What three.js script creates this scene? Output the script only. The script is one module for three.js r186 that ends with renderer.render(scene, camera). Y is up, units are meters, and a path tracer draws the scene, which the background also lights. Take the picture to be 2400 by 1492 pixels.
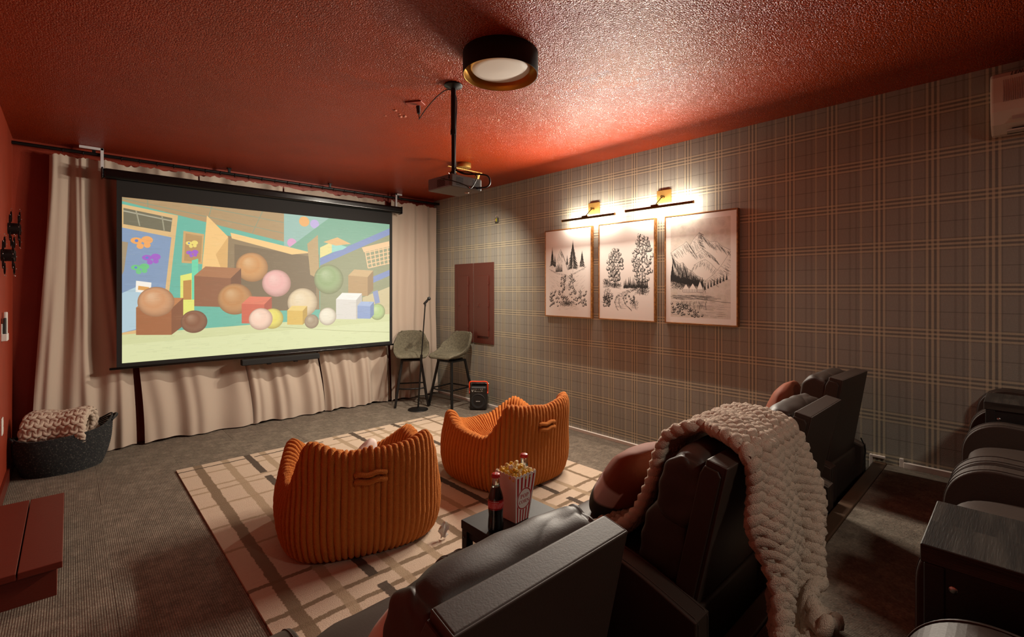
import * as THREE from 'three';
import { RoundedBoxGeometry } from 'three/addons/geometries/RoundedBoxGeometry.js';
import { mergeGeometries, mergeVertices } from 'three/addons/utils/BufferGeometryUtils.js';
import { RectAreaLightUniformsLib } from 'three/addons/lights/RectAreaLightUniformsLib.js';
import { FontLoader } from 'three/addons/loaders/FontLoader.js';
import { TextGeometry } from 'three/addons/geometries/TextGeometry.js';

// ---------------------------------------------------------------- camera, lights, exposure
const scene = new THREE.Scene();
scene.background = new THREE.Color(0x000000);
const camera = new THREE.PerspectiveCamera(2 * Math.atan(746 / 1113) * 180 / Math.PI, 2400 / 1492, 0.05, 40);
camera.position.set(0, 1.451, 0);
camera.rotation.set(0, -42.98 * Math.PI / 180, 0);
camera.setViewOffset(2400, 1492, 0, 69, 2400, 1492);
scene.add(camera);
const renderer = new THREE.WebGLRenderer();
renderer.toneMapping = THREE.LinearToneMapping;
renderer.toneMappingExposure = 1.3;
renderer.shadowMap.enabled = true;
RectAreaLightUniformsLib.init();

const LAMP = new THREE.Color().setRGB(1.0, 0.90, 0.755);
const LED_ROOM = 1900, LED_WALL = 190, LED_UP = 150, SPOT = 8, UNSEEN_REAR = 70;      // picture light strips, spot bar heads, unseen rear ceiling lamp
const SCREEN_GLOW = 0.74;

// ---------------------------------------------------------------- helpers
let seed = 7;
const rnd = () => { seed = (seed * 1664525 + 1013904223) >>> 0; return seed / 4294967296; };
const rr = (a, b) => a + (b - a) * rnd();
const V = (x, y, z) => new THREE.Vector3(x, y, z);
const clamp = (x, a = 0, b = 1) => Math.min(b, Math.max(a, x));
const smooth = (a, b, x) => { const t = clamp((x - a) / (b - a)); return t * t * (3 - 2 * t); };
const lerp = (a, b, t) => a + (b - a) * t;
const hash = (x, y, z = 0) => { let h = (x * 374761393 + y * 668265263 + z * 2147483647) | 0; h = Math.imul(h ^ (h >>> 13), 1274126177); return ((h ^ (h >>> 16)) >>> 0) / 4294967296; };
function vnoise(x, y, p = 0, s = 0) {        // value noise, p > 0 makes it tile
  const xi = Math.floor(x), yi = Math.floor(y), fx = x - xi, fy = y - yi, w = p ? (a => ((a % p) + p) % p) : (a => a);
  const u = fx * fx * (3 - 2 * fx), v = fy * fy * (3 - 2 * fy), h = (a, b) => hash(w(a), w(b), s);
  return lerp(lerp(h(xi, yi), h(xi + 1, yi), u), lerp(h(xi, yi + 1), h(xi + 1, yi + 1), u), v);
}
const fbm = (x, y, p, o = 4, s = 0) => { let a = 0, k = 0.5, f = 1; for (let i = 0; i < o; i++) { a += k * vnoise(x * f, y * f, p ? p * f : 0, s + i); k *= 0.5; f *= 2; } return a; };
function n3(x, y, z, s = 0) {                // smooth 3-d noise in -1..1
  const zi = Math.floor(z), f = z - zi, u = f * f * (3 - 2 * f);
  return 2 * lerp(vnoise(x, y, 0, s + zi * 57), vnoise(x, y, 0, s + (zi + 1) * 57), u) - 1;
}
function tex(w, h, fn, srgb) {
  const d = new Uint8Array(w * h * 4);
  for (let y = 0; y < h; y++) for (let x = 0; x < w; x++) {
    const c = fn(x / w, y / h, x, y), i = (y * w + x) * 4;
    if (typeof c === 'number') d[i] = d[i + 1] = d[i + 2] = clamp(c) * 255; else { d[i] = clamp(c[0]) * 255; d[i + 1] = clamp(c[1]) * 255; d[i + 2] = clamp(c[2]) * 255; }
    d[i + 3] = 255;
  }
  const t = new THREE.DataTexture(d, w, h); t.wrapS = t.wrapT = THREE.RepeatWrapping; t.magFilter = THREE.LinearFilter; t.minFilter = THREE.LinearMipmapLinearFilter; t.generateMipmaps = true;
  if (srgb) t.colorSpace = THREE.SRGBColorSpace; t.needsUpdate = true; return t;
}
function rep(t, x, y = x) { const c = t.clone(); c.repeat.set(x, y); c.needsUpdate = true; return c; }
function canvasTex(w, h, draw) {
  const c = document.createElement('canvas'); c.width = w; c.height = h; draw(c.getContext('2d'), w, h);
  const t = new THREE.CanvasTexture(c); t.colorSpace = THREE.SRGBColorSpace; t.magFilter = THREE.LinearFilter; return t;
}
const hex = h => { const c = new THREE.Color(h).convertLinearToSRGB(); return [c.r, c.g, c.b]; };
const std = (color, roughness = 0.6, o = {}) => new THREE.MeshPhysicalMaterial({ color, roughness, side: THREE.DoubleSide, ...o });

// every geometry becomes plain triangles with position, normal and uv; uv in metres from the face's main axis
function boxUV(g) {
  if (g.index) g = g.toNonIndexed(); else g = g.clone();
  if (!g.attributes.normal) g.computeVertexNormals();
  const p = g.attributes.position, uv = new Float32Array(p.count * 2), a = V(), b = V(), c = V();
  for (let i = 0; i < p.count; i += 3) {
    a.fromBufferAttribute(p, i); b.fromBufferAttribute(p, i + 1); c.fromBufferAttribute(p, i + 2);
    const n = b.clone().sub(a).cross(c.clone().sub(a)), x = Math.abs(n.x), y = Math.abs(n.y), z = Math.abs(n.z);
    [a, b, c].forEach((q, k) => { const [s, t] = x >= y && x >= z ? [q.z, q.y] : y >= z ? [q.x, q.z] : [q.x, q.y]; uv[(i + k) * 2] = s; uv[(i + k) * 2 + 1] = t; });
  }
  g.setAttribute('uv', new THREE.BufferAttribute(uv, 2));
  return g;
}
function plain(g, keepUV) {
  let r = keepUV ? (g.index ? g.toNonIndexed() : g.clone()) : boxUV(g);
  for (const k of Object.keys(r.attributes)) if (!['position', 'normal', 'uv', 'color'].includes(k)) r.deleteAttribute(k);
  r.morphAttributes = {}; r.clearGroups(); return r;
}
function fuse(geos, keepUV) {
  const l = (Array.isArray(geos) ? geos : [geos]).map(g => plain(g, keepUV));
  return l.length > 1 ? mergeGeometries(l) : l[0];
}
const used = new Map();
function numbered(n) { const k = used.get(n) || 0; used.set(n, k + 1); return k ? `${n}_${String(k).padStart(3, '0')}` : n; }
function obj(name, geos, m, parent, keepUV) {
  const o = new THREE.Mesh(fuse(geos, keepUV), m); o.castShadow = o.receiveShadow = true;
  if (parent) { o.name = name; parent.add(o); } else { o.name = numbered(name); scene.add(o); }
  return o;
}
function tag(o, label, category, group) { o.userData.label = label; o.userData.category = category; if (group) o.userData.group = group; return o; }
function thing(name, label, category, [x, y, z] = [0, 0, 0], turn = 0, group) {
  const o = new THREE.Group(); o.name = numbered(name); o.position.set(x, y, z); o.rotation.y = turn; scene.add(o);
  return tag(o, label, category, group);
}
function struct(name, geos, m, label, keepUV) { const o = obj(name, geos, m, null, keepUV); o.userData.kind = 'structure'; o.userData.label = label; return o; }
function dup(o, [x, y, z], turn, label) {
  const c = o.clone(); c.name = numbered(o.name.replace(/_\d{3}$/, '')); c.position.set(x, y, z); c.rotation.y = turn; c.userData = { ...o.userData, label }; scene.add(c); return c;
}
const box = (w, h, d, x = 0, y = 0, z = 0) => new THREE.BoxGeometry(w, h, d).translate(x, y, z);
const rbox = (w, h, d, x = 0, y = 0, z = 0, r = 0.006, s = 2) => new RoundedBoxGeometry(w, h, d, s, Math.min(r, w / 2.01, h / 2.01, d / 2.01)).translate(x, y, z);
const span = (x0, x1, y0, y1, z0, z1) => box(x1 - x0, y1 - y0, z1 - z0, (x0 + x1) / 2, (y0 + y1) / 2, (z0 + z1) / 2);
const rspan = (x0, x1, y0, y1, z0, z1, r = 0.006) => rbox(x1 - x0, y1 - y0, z1 - z0, (x0 + x1) / 2, (y0 + y1) / 2, (z0 + z1) / 2, r);
const cyl = (r, h, x = 0, y = 0, z = 0, s = 24, r2 = r) => new THREE.CylinderGeometry(r2, r, h, s).translate(x, y, z);
const lathe = (pts, s = 32) => new THREE.LatheGeometry(pts.map(p => new THREE.Vector2(p[0], p[1])), s);
function bar(a, b, w, h = w) {              // square bar between two points
  const d = b.clone().sub(a), L = d.length(), g = rbox(w, h, L, 0, 0, 0, Math.min(w, h) * 0.18, 1);
  const q = new THREE.Quaternion().setFromUnitVectors(V(0, 0, 1), d.normalize());
  return g.applyQuaternion(q).translate((a.x + b.x) / 2, (a.y + b.y) / 2, (a.z + b.z) / 2);
}
function rod(a, b, r, s = 12, r2 = r) {
  const d = b.clone().sub(a), L = d.length(), g = new THREE.CylinderGeometry(r2, r, L, s);
  return g.applyQuaternion(new THREE.Quaternion().setFromUnitVectors(V(0, 1, 0), d.normalize())).translate((a.x + b.x) / 2, (a.y + b.y) / 2, (a.z + b.z) / 2);
}
const tube = (pts, r, n = 40, s = 8, closed = false) => new THREE.TubeGeometry(new THREE.CatmullRomCurve3(pts, closed, 'catmullrom', 0.5), n, r, s, closed);
function grid(nx, ny, fn, closeX = false) {  // fn(u, v) -> Vector3
  const pos = [], idx = [], uv = [];
  for (let j = 0; j <= ny; j++) for (let i = 0; i <= nx; i++) { const p = fn(i / nx, j / ny); pos.push(p.x, p.y, p.z); uv.push(i / nx, j / ny); }
  for (let j = 0; j < ny; j++) for (let i = 0; i < nx; i++) { const a = j * (nx + 1) + i, b = a + 1, c = a + nx + 1, d = c + 1; idx.push(a, b, d, a, d, c); }
  const g = new THREE.BufferGeometry(); g.setAttribute('position', new THREE.Float32BufferAttribute(pos, 3)); g.setAttribute('uv', new THREE.Float32BufferAttribute(uv, 2)); g.setIndex(idx); g.computeVertexNormals();
  if (closeX) { const n = g.attributes.normal; for (let j = 0; j <= ny; j++) { const a = j * (nx + 1), b = a + nx, s = V(n.getX(a) + n.getX(b), n.getY(a) + n.getY(b), n.getZ(a) + n.getZ(b)).normalize(); n.setXYZ(a, s.x, s.y, s.z); n.setXYZ(b, s.x, s.y, s.z); } }
  return g;
}
function softBox(w, h, d, { n = 5, nx = n, seg = 18, wr = 0, sc = 9, sd = 1, puff = 0, fn } = {}) {   // padded block with rounded corners and wrinkles
  let g = new THREE.BoxGeometry(2, 2, 2, seg, seg, seg); g.deleteAttribute('uv'); g.deleteAttribute('normal'); g = mergeVertices(g, 1e-4);
  const p = g.attributes.position;
  for (let i = 0; i < p.count; i++) {
    let x = p.getX(i), y = p.getY(i), z = p.getZ(i);
    x = Math.sin(x * Math.PI / 4) * Math.SQRT2; y = Math.sin(y * Math.PI / 4) * Math.SQRT2; z = Math.sin(z * Math.PI / 4) * Math.SQRT2;
    const k = Math.pow(Math.abs(x) ** nx + Math.pow(Math.abs(y) ** n + Math.abs(z) ** n, nx / n), -1 / nx), m = Math.max(Math.abs(x), Math.abs(y), Math.abs(z));
    x *= k * m; y *= k * m; z *= k * m;
    const q = V(x * w / 2, y * h / 2, z * d / 2);
    if (puff) { q.z *= 1 + puff * (1 - x * x) * (1 - y * y); }
    if (wr) { const t = wr * (n3(q.x * sc, q.y * sc, q.z * sc + sd * 3.1, sd) + 0.5 * n3(q.x * sc * 2.3, q.y * sc * 2.3, q.z * sc * 2.3, sd + 9)); q.multiplyScalar(1 + t / Math.max(q.length(), 0.05)); }
    if (fn) fn(q, x, y, z);
    p.setXYZ(i, q.x, q.y, q.z);
  }
  g.computeVertexNormals(); return g;
}
function extrude(pts, depth, bevel = 0.004, seg = 2) {   // profile in x-y, extruded along z, centred on z
  const s = pts instanceof THREE.Shape ? pts : new THREE.Shape(pts.map(p => new THREE.Vector2(p[0], p[1])));
  return new THREE.ExtrudeGeometry(s, { depth: depth - 2 * bevel, bevelEnabled: bevel > 0, bevelThickness: bevel, bevelSize: bevel, bevelOffset: -bevel, bevelSegments: seg, curveSegments: 16 }).translate(0, 0, -depth / 2 + bevel);
}
// sweep a yarn along points, radius may vary
function sweep(pts, r, s = 6) {
  const n = pts.length, pos = [], idx = []; let N = V(0.31, 0.8, 0.5).normalize();
  for (let i = 0; i < n; i++) {
    const T = pts[Math.min(i + 1, n - 1)].clone().sub(pts[Math.max(i - 1, 0)]).normalize();
    N.addScaledVector(T, -N.dot(T)).normalize(); const B = T.clone().cross(N);
    const e = i === 0 || i === n - 1 ? 0.3 : 1;
    for (let k = 0; k < s; k++) { const a = k / s * 2 * Math.PI, q = pts[i].clone().addScaledVector(N, Math.cos(a) * r * e).addScaledVector(B, Math.sin(a) * r * e); pos.push(q.x, q.y, q.z); }
  }
  for (let i = 0; i < n - 1; i++) for (let k = 0; k < s; k++) { const a = i * s + k, b = i * s + (k + 1) % s, c = a + s, d = b + s; idx.push(a, b, d, a, d, c); }
  const g = new THREE.BufferGeometry(); g.setAttribute('position', new THREE.Float32BufferAttribute(pos, 3)); g.setIndex(idx); g.computeVertexNormals(); return g;
}
function knit(surf, rows, cols, r, lift, seg = 12, amp = 0.85, s = 6) {   // surf(u, v) -> {p, n}; rows run across u
  const out = [];
  for (let k = 0; k < rows; k++) {
    const pts = [], M = cols * seg;
    for (let i = 0; i <= M; i++) {
      const t = i / seg * 2 * Math.PI, u = clamp((i / seg + 0.24 * Math.sin(2 * t)) / cols), v = clamp((k + 0.5 + amp * Math.cos(t)) / rows);
      const q = surf(u, v), j = 0.002 * (hash(i, k, 3) - 0.5); pts.push(q.p.clone().addScaledVector(q.n, lift * Math.cos(2 * t) + r + j));
    }
    out.push(sweep(pts, r * (0.95 + 0.1 * hash(k, 5)), s));
  }
  return mergeGeometries(out);
}
const font = await new FontLoader().loadAsync('fonts/droid/droid_sans_bold.typeface.json');
const text = (str, size, depth = 0.0006) => { const g = new TextGeometry(str, { font, size, depth, curveSegments: 4, bevelEnabled: false }); g.computeBoundingBox(); const b = g.boundingBox; return g.translate(-(b.min.x + b.max.x) / 2, -(b.min.y + b.max.y) / 2, 0); };

// ---------------------------------------------------------------- materials
const grain = tex(256, 256, (u, v) => fbm(u * 32, v * 32, 32, 4, 3));
const speck = tex(256, 256, (u, v, x, y) => 0.5 * hash(x, y, 4) + 0.5 * vnoise(u * 64, v * 64, 64, 5));
const popTex = tex(1024, 1024, (u, v) => {   // sprayed popcorn: rounded grains of several sizes
  const cell = (n, sd) => { const x = u * n, y = v * n, xi = Math.floor(x), yi = Math.floor(y); let h = 0; for (let j = -1; j <= 1; j++) for (let i = -1; i <= 1; i++) { const cx = (xi + i + n) % n, cy = (yi + j + n) % n, r = 0.35 + 0.45 * hash(cx, cy, sd + 2), dx = xi + i + 0.15 + 0.7 * hash(cx, cy, sd) - x, dy = yi + j + 0.15 + 0.7 * hash(cx, cy, sd + 1) - y, d = (dx * dx + dy * dy) / (r * r); if (d < 1) h = Math.max(h, Math.sqrt(1 - d) * (0.5 + 0.5 * hash(cx, cy, sd + 3))); } return h; };
  return 0.6 * cell(64, 11) + 0.4 * cell(110, 17);
});
const red = hex(0x8e3018), redC = hex(0x96320a);
const redToneC = tex(256, 256, (u, v) => { const k = 0.94 + 0.12 * fbm(u * 8, v * 8, 8, 4, 22); return redC.map(c => c * k); }, true);
const redTone = tex(256, 256, (u, v) => { const k = 0.94 + 0.12 * fbm(u * 8, v * 8, 8, 4, 21); return red.map(c => c * k); }, true);
const M = {};
M.ceiling = std(0xffffff, 0.24, { map: rep(redToneC, 0.5), bumpMap: rep(popTex, 1.6), bumpScale: 0.0065, specularIntensity: 0.55 });
M.redPaint = std(0xffffff, 0.5, { map: rep(redTone, 0.7), bumpMap: rep(grain, 5), bumpScale: 0.0006 });
M.redWood = std(0x5e1e10, 0.42, { bumpMap: rep(grain, 2, 14), bumpScale: 0.0005 });
M.panelRed = std(0x5c2a1f, 0.45, { bumpMap: rep(grain, 6), bumpScale: 0.0003 });
M.white = std(0xd9cfc6, 0.5);
M.whiteMetal = std(0xd2d4d6, 0.4);
M.plastic = std(0xd8d6d0, 0.45);
M.blackMetal = std(0x101010, 0.42, { metalness: 0.3 });
M.blackGloss = std(0x0a0a0a, 0.2);
M.blackPlastic = std(0x151413, 0.5, { bumpMap: rep(speck, 8), bumpScale: 0.0003 });
M.blackCloth = std(0x1d1c1b, 0.9, { bumpMap: rep(speck, 20), bumpScale: 0.0004 });
M.brass = std(0xb9934f, 0.42, { metalness: 0.65 });
M.brassDark = std(0x5e4a2e, 0.35, { metalness: 0.9 });
M.gold = std(0xc08a3c, 0.38, { metalness: 0.85 });
M.chrome = std(0xb8b8b8, 0.25, { metalness: 1 });
{ // wallpaper: one repeat is 0.258 m by 0.2704 m
  const base = hex(0x979489), dark = hex(0x5b5953), light = hex(0xd0c3a2);
  const L = (d, w) => smooth(w, w * 0.45, Math.abs(d));
  const mix = (c, t, k) => c.map((x, i) => lerp(x, t[i], k));
  const plaid = tex(512, 512, (u, v, x, y) => {
    const px = (u - 0.5) * 0.258, py = (v - 0.5) * 0.2704; let c = base.slice();
    for (const [d, s, k, wd] of [[px, 0, 0.42, 0.0075], [py, 1, 0.4, 0.0075]]) {
      c = mix(c, dark, 0.5 * (L(d - 0.0125, 0.009) + L(d + 0.0125, 0.009) + 0.6 * L(d - 0.034, 0.005) + 0.6 * L(d + 0.034, 0.005)));
      if (!s) c = mix(c, dark, 0.24 * (L(d - 0.101, 0.008) + L(d + 0.122, 0.008)));
      else c = mix(c, dark, 0.45 * (L(d - 0.1345, 0.0028) + L(d + 0.1345, 0.0028)));
    }
    for (const [d, s] of [[px, 0], [py, 1]]) {
      c = mix(c, light, 0.58 * (L(d, 0.0085) + L(d - 0.025, 0.0085) + L(d + 0.025, 0.0085)));
      if (!s) c = mix(c, light, 0.45 * L(d + 0.0955, 0.007));
    }
    const k = 0.95 + 0.1 * (0.5 * hash(x, y, 9) + 0.5 * vnoise(u * 120, v * 24, 24, 8)); return c.map(q => q * k);
  }, true);
  M.plaid = std(0xffffff, 0.62, { map: plaid, bumpMap: rep(grain, 4), bumpScale: 0.0012 });
}
{ // carpet: ribs 9 mm apart along one direction
  const a = hex(0x8a7d6e), b = hex(0x40372d);
  const h = (u, v) => { const f = (u * 56) % 1; const rib = Math.sqrt(Math.max(0, 1 - (2 * f - 1) ** 2)); return rib * (0.25 + 0.5 * vnoise(Math.floor(u * 56) * 7.3, v * 110, 0, 14) + 0.5 * vnoise(u * 30, v * 40, 0, 15)); };
  const map = tex(768, 768, (u, v, x, y) => { const q = clamp(h(u, v) * 0.62 + 0.3 * vnoise(u * 12, v * 12, 12, 6) + 0.22 * vnoise(u * 90, v * 90, 90, 7) + 0.3 * hash(x, y, 2) - 0.18); return a.map((c, i) => lerp(b[i], c, q)); }, true);
  const bump = tex(512, 512, (u, v) => h(u, v));
  M.carpet = std(0xffffff, 0.95, { map: rep(map, 2), bumpMap: rep(bump, 2), bumpScale: 0.003, sheen: 0.2, sheenRoughness: 0.8 });
}
M.nosing = std(0x4d3828, 0.45, { bumpMap: rep(grain, 3, 30), bumpScale: 0.0004 });
M.linen = std(0xb3a292, 0.88, { bumpMap: rep(tex(256, 256, (u, v) => 0.5 + 0.25 * Math.sin(u * 402) + 0.25 * Math.sin(v * 402) * (0.5 + 0.5 * hash(u * 256 | 0, v * 256 | 0, 1))), 5), bumpScale: 0.0006, sheen: 0.25, sheenRoughness: 0.7 });
{
  const lt = tex(512, 512, (u, v) => { const a = vnoise(u * 90, v * 90, 90, 31), b = vnoise(u * 45, v * 45, 45, 32); return smooth(0.2, 0.75, 0.55 * a + 0.45 * b); });
  M.leather = std(0x382b23, 0.55, { bumpMap: rep(lt, 5), bumpScale: 0.00008 });
  M.leatherSide = M.leather;
  M.stitch = std(0x453a33, 0.6);
  const pl = tex(256, 256, (u, v, x, y) => 0.6 * vnoise(u * 70, v * 70, 70, 41) + 0.4 * hash(x, y, 42));
  M.plush = std(0xbd6c24, 0.9, { bumpMap: rep(pl, 6), bumpScale: 0.005, sheen: 0.8, sheenRoughness: 0.45, sheenColor: new THREE.Color(0xe09a58) });
  M.yarn = std(0xcdb9a6, 0.95, { bumpMap: rep(pl, 9), bumpScale: 0.004, sheen: 0.5, sheenRoughness: 0.6, sheenColor: new THREE.Color(0xe0d0c0) });
  M.olive = std(0x756e5b, 0.85, { map: rep(tex(256, 256, (u, v, x, y) => { const k = 0.7 + 0.45 * fbm(u * 24, v * 24, 24, 4, 51); return [0.9 * k, 0.9 * k, 0.88 * k]; }, true), 4), bumpMap: rep(pl, 8), bumpScale: 0.0012, sheen: 0.4, sheenRoughness: 0.6 });
  const cloth = tex(256, 256, (u, v) => 0.5 + 0.25 * Math.sin(u * 640) + 0.25 * Math.sin(v * 640));
  M.rust = std(0x7d3c1e, 0.75, { bumpMap: rep(cloth, 4), bumpScale: 0.0004, sheen: 0.4 });
  M.offWhite = std(0xd6c4bb, 0.85, { bumpMap: rep(cloth, 4), bumpScale: 0.0004 });
  M.pillow = new THREE.MeshPhysicalMaterial({ color: 0xffffff, vertexColors: true, roughness: 0.78, side: THREE.DoubleSide, bumpMap: rep(cloth, 4), bumpScale: 0.0004, sheen: 0.3 });
}
{
  const wood = (c1, c2, sx, sy, s) => tex(512, 512, (u, v) => { const g = fbm(u * sx, v * sy + 0.35 * vnoise(u * 3, v * 6, 0, s), 0, 4, s), k = smooth(0.25, 0.75, g); return c1.map((q, i) => lerp(q, c2[i], k)); }, true);
  M.blackWood = std(0xffffff, 0.5, { map: rep(wood(hex(0x16130f), hex(0x35302a), 4, 60, 61), 1.2), bumpMap: rep(grain, 1, 18), bumpScale: 0.0005 });
  M.oak = std(0xffffff, 0.45, { map: rep(wood(hex(0x7a4a20), hex(0xa86f36), 3, 40, 62), 2) });
  const bk = hex(0x17181a), bl = hex(0x6d6a60);
  M.rope = std(0xffffff, 0.85, { map: tex(256, 64, (u, v, x, y) => { const k = smooth(0.62, 0.9, vnoise(u * 80, v * 3, 0, 71)) * 0.6; return bk.map((q, i) => lerp(q, bl[i], k)); }, true) });
}

// ---------------------------------------------------------------- the room
const XL = -0.345, XR = 3.81, ZB = -5.715, ZF = 2.3, CH = 2.70, PZ = -0.65, PH = 0.34;
const floor = struct('floor', span(XL - 0.2, XR + 0.2, -0.2, -0.006, ZB - 0.2, ZF + 0.2), std(0x2b2621, 0.95), 'sunken floor laid with taupe ribbed carpet tiles');
const ceiling = struct('ceiling', span(XL - 0.2, XR + 0.2, CH, CH + 0.2, ZB - 0.2, ZF + 0.2), M.ceiling, 'rust red ceiling with a rough popcorn texture');
struct('wall_back', span(XL - 0.2, XR + 0.2, 0, CH, ZB - 0.2, ZB), M.redPaint, 'red painted wall behind the curtains and screen');
struct('wall_left', span(XL - 0.2, XL, 0, CH, ZB, ZF), M.redPaint, 'rust red painted side wall');
struct('wall_front', span(XL - 0.2, XR + 0.2, 0, CH, ZF, ZF + 0.2), M.redPaint, 'rust red painted wall behind the seats');
const wallR = struct('wall_right', span(XR, XR + 0.2, 0, CH, ZB, ZF), std(0x6e665c, 0.8), 'wall papered in grey and tan plaid');
for (let k = 0, z1 = -0.2125 - 0.521 * 11; z1 < ZF; k++, z1 += 0.521) {
  const a = Math.max(z1, ZB), b = Math.min(z1 + 0.5203, ZF); if (b - a < 0.02) continue;
  const g = new THREE.BoxGeometry(0.004, CH, b - a).translate(XR - 0.002, CH / 2, (a + b) / 2), p = g.attributes.position, uv = g.attributes.uv;
  for (let i = 0; i < p.count; i++) uv.setXY(i, (p.getZ(i) + 0.366) / 0.258 + 0.5, (p.getY(i) - 1.449) / 0.2704 + 0.5);
  obj('wallpaper_strip', g, M.plaid, wallR, true);
}
{ // carpet tiles, half a metre square
  const variants = [0, 1, 2, 3].map(k => { const g = plain(rbox(0.4994, 0.01, 0.4994, 0, 0, 0, 0.0008, 1)), uv = g.attributes.uv; for (let i = 0; i < uv.count; i++) uv.setXY(i, uv.getX(i) + 0.137 * k, uv.getY(i) + 0.21 * k); return g; });
  const lay = (parent, x0, x1, z0, z1, y) => {
    let k = 0;
    for (let x = x0; x < x1 - 0.01; x += 0.5) for (let z = z0; z < z1 - 0.01; z += 0.5) {
      const w = Math.min(0.5, x1 - x), d = Math.min(0.5, z1 - z), o = new THREE.Mesh(variants[(hash(k++, 7) * 4) | 0], M.carpet);
      o.name = 'carpet_tile'; o.position.set(x + w / 2, y, z + d / 2); o.scale.set(w / 0.5, 1, d / 0.5); o.castShadow = o.receiveShadow = true; parent.add(o);
    }
  };
  lay(floor, XL, XR, ZB, PZ, -0.004);
  const plat = struct('floor_platform', span(XL, XR, 0, PH - 0.006, PZ + 0.012, ZF), std(0x241c16, 0.8), 'raised seating platform covered in ribbed carpet');
  lay(plat, XL, XR, PZ + 0.07, ZF, PH - 0.004);
  obj('nosing', rspan(XL, XR - 0.004, PH - 0.045, PH + 0.006, PZ, PZ + 0.068, 0.008), M.nosing, plat);
}
struct('baseboard_right', [rspan(XR - 0.026, XR - 0.004, 0, 0.03, ZB + 0.1, PZ - 0.2, 0.003)], M.white, 'narrow white trim along the plaid wall');
struct('trim_1', [rspan(XR - 0.026, XR - 0.004, PH, PH + 0.035, -0.5, ZF, 0.003), rspan(XR - 0.02, XR - 0.004, PH, PH + 0.055, -0.52, -0.5, 0.003)], M.white, 'white trim on the platform along the plaid wall');
struct('trim_2', [rspan(XR - 0.022, XR - 0.004, 0.24, PH + 0.045, -0.672, -0.656, 0.003), rspan(XR - 0.022, XR - 0.004, PH + 0.03, PH + 0.045, -0.656, -0.59, 0.003)], M.white, 'short white corner trim where the platform meets the plaid wall');
struct('baseboard_left', rspan(XL, XL + 0.016, 0, 0.1, ZB + 0.02, -4.15, 0.003), M.redWood, 'red painted baseboard under the red wall');
{ // patched spots on the ceiling
  const g = []; for (let i = 0; i < 7; i++) g.push(new THREE.IcosahedronGeometry(rr(0.006, 0.013), 1).scale(1, 0.35, 1).translate(1.72 + rr(-0.06, 0.06), CH - 0.001, -3.05 + rr(-0.09, 0.09)));
  obj('plaster_chip', g, std(0xb0705a, 0.8), ceiling);
}

// ---------------------------------------------------------------- picture lights: the room's main light
function pictureLight(z, y, label) {
  const t = thing('picture_light', label, 'picture light', [XR - 0.004, y, z], 0, 'brass picture lights above the prints');
  obj('wall_plate', rbox(0.018, 0.115, 0.132, -0.009, 0.1, 0, 0.003), M.brass, t);
  obj('arm', [rod(V(-0.016, 0.095, 0.0), V(-0.05, 0.095, 0), 0.012, 16), rod(V(-0.045, 0.095, 0), V(-0.115, 0.012, -0.03), 0.0045, 10), rod(V(-0.03, 0.095, 0), V(-0.06, 0.1, 0.0), 0.007, 10)], M.brassDark, t);
  obj('clamp', rbox(0.022, 0.022, 0.07, -0.117, 0.012, -0.03, 0.004), M.brassDark, t);
  obj('tube', rod(V(-0.117, 0, -0.318), V(-0.117, 0, 0.318), 0.0115, 20), M.brassDark, t);
  for (const s of [-1, 1]) obj('end_cap', rod(V(-0.117, 0, s * 0.316), V(-0.117, 0, s * 0.323), 0.0125, 20), M.brass, t);
  obj('light_lens', rbox(0.004, 0.009, 0.6, -0.1045, -0.003, 0, 0.0015), std(0xfff0d8, 0.5, { emissive: LAMP, emissiveIntensity: 6 }), t);
  const strip = (dir, w, L, px, py) => {
    const l = new THREE.RectAreaLight(LAMP, L, 0.6, w); l.name = 'picture_light_strip'; l.position.set(XR - 0.004 + px, y + py, z);
    l.up.set(dir.y ? 1 : 0, dir.y ? 0 : 1, 0); l.lookAt(l.position.clone().add(dir)); l.rotateZ(0);
    // long side of the light along z
    const m = new THREE.Matrix4().makeBasis(V(0, 0, 1), dir.clone().negate().cross(V(0, 0, 1)).normalize(), dir.clone().negate()); l.quaternion.setFromRotationMatrix(m);
    scene.add(l);
  };
  strip(V(-1, -0.36, 0).normalize(), 0.014, LED_ROOM, -0.124, -0.0185);
  strip(V(1, -0.4, 0).normalize(), 0.012, LED_WALL, -0.1, -0.004);
  strip(V(0.3, 1, 0).normalize(), 0.012, LED_UP, -0.113, 0.0135);
}
pictureLight(-2.884, 2.146, 'brass picture light between the waterfall and country road prints');
pictureLight(-2.127, 2.156, 'brass picture light between the country road and mountain lake prints');

// ---------------------------------------------------------------- framed prints
function ink(x, w = 1, a = 0.85) { x.strokeStyle = `rgba(28,26,24,${a})`; x.fillStyle = `rgba(28,26,24,${a})`; x.lineWidth = w; x.lineCap = 'round'; }
function stroke(x, p) { x.beginPath(); x.moveTo(p[0], p[1]); for (let i = 2; i < p.length; i += 2) x.lineTo(p[i], p[i + 1]); x.stroke(); }
function pine(x, cx, top, base, w, a = 0.85) {
  const h = base - top; ink(x, 2, a); stroke(x, [cx, top, cx, base]); const n = Math.max(8, h / 7 | 0);
  for (let i = 0; i < n; i++) {
    const f = (i + 1) / n, y = top + h * (0.05 + 0.82 * f), hw = w / 2 * f * rr(0.75, 1.1);
    for (const s of [-1, 1]) for (let k = 0; k < 12; k++) { const q = rr(0.1, 1); ink(x, rr(0.9, 3), rr(0.5, a)); stroke(x, [cx + s * hw * q * 0.4, y - h * 0.02 + rr(-4, 4), cx + s * hw * q, y + h * 0.035 * q + rr(-2, 7)]); }
  }
}
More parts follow.
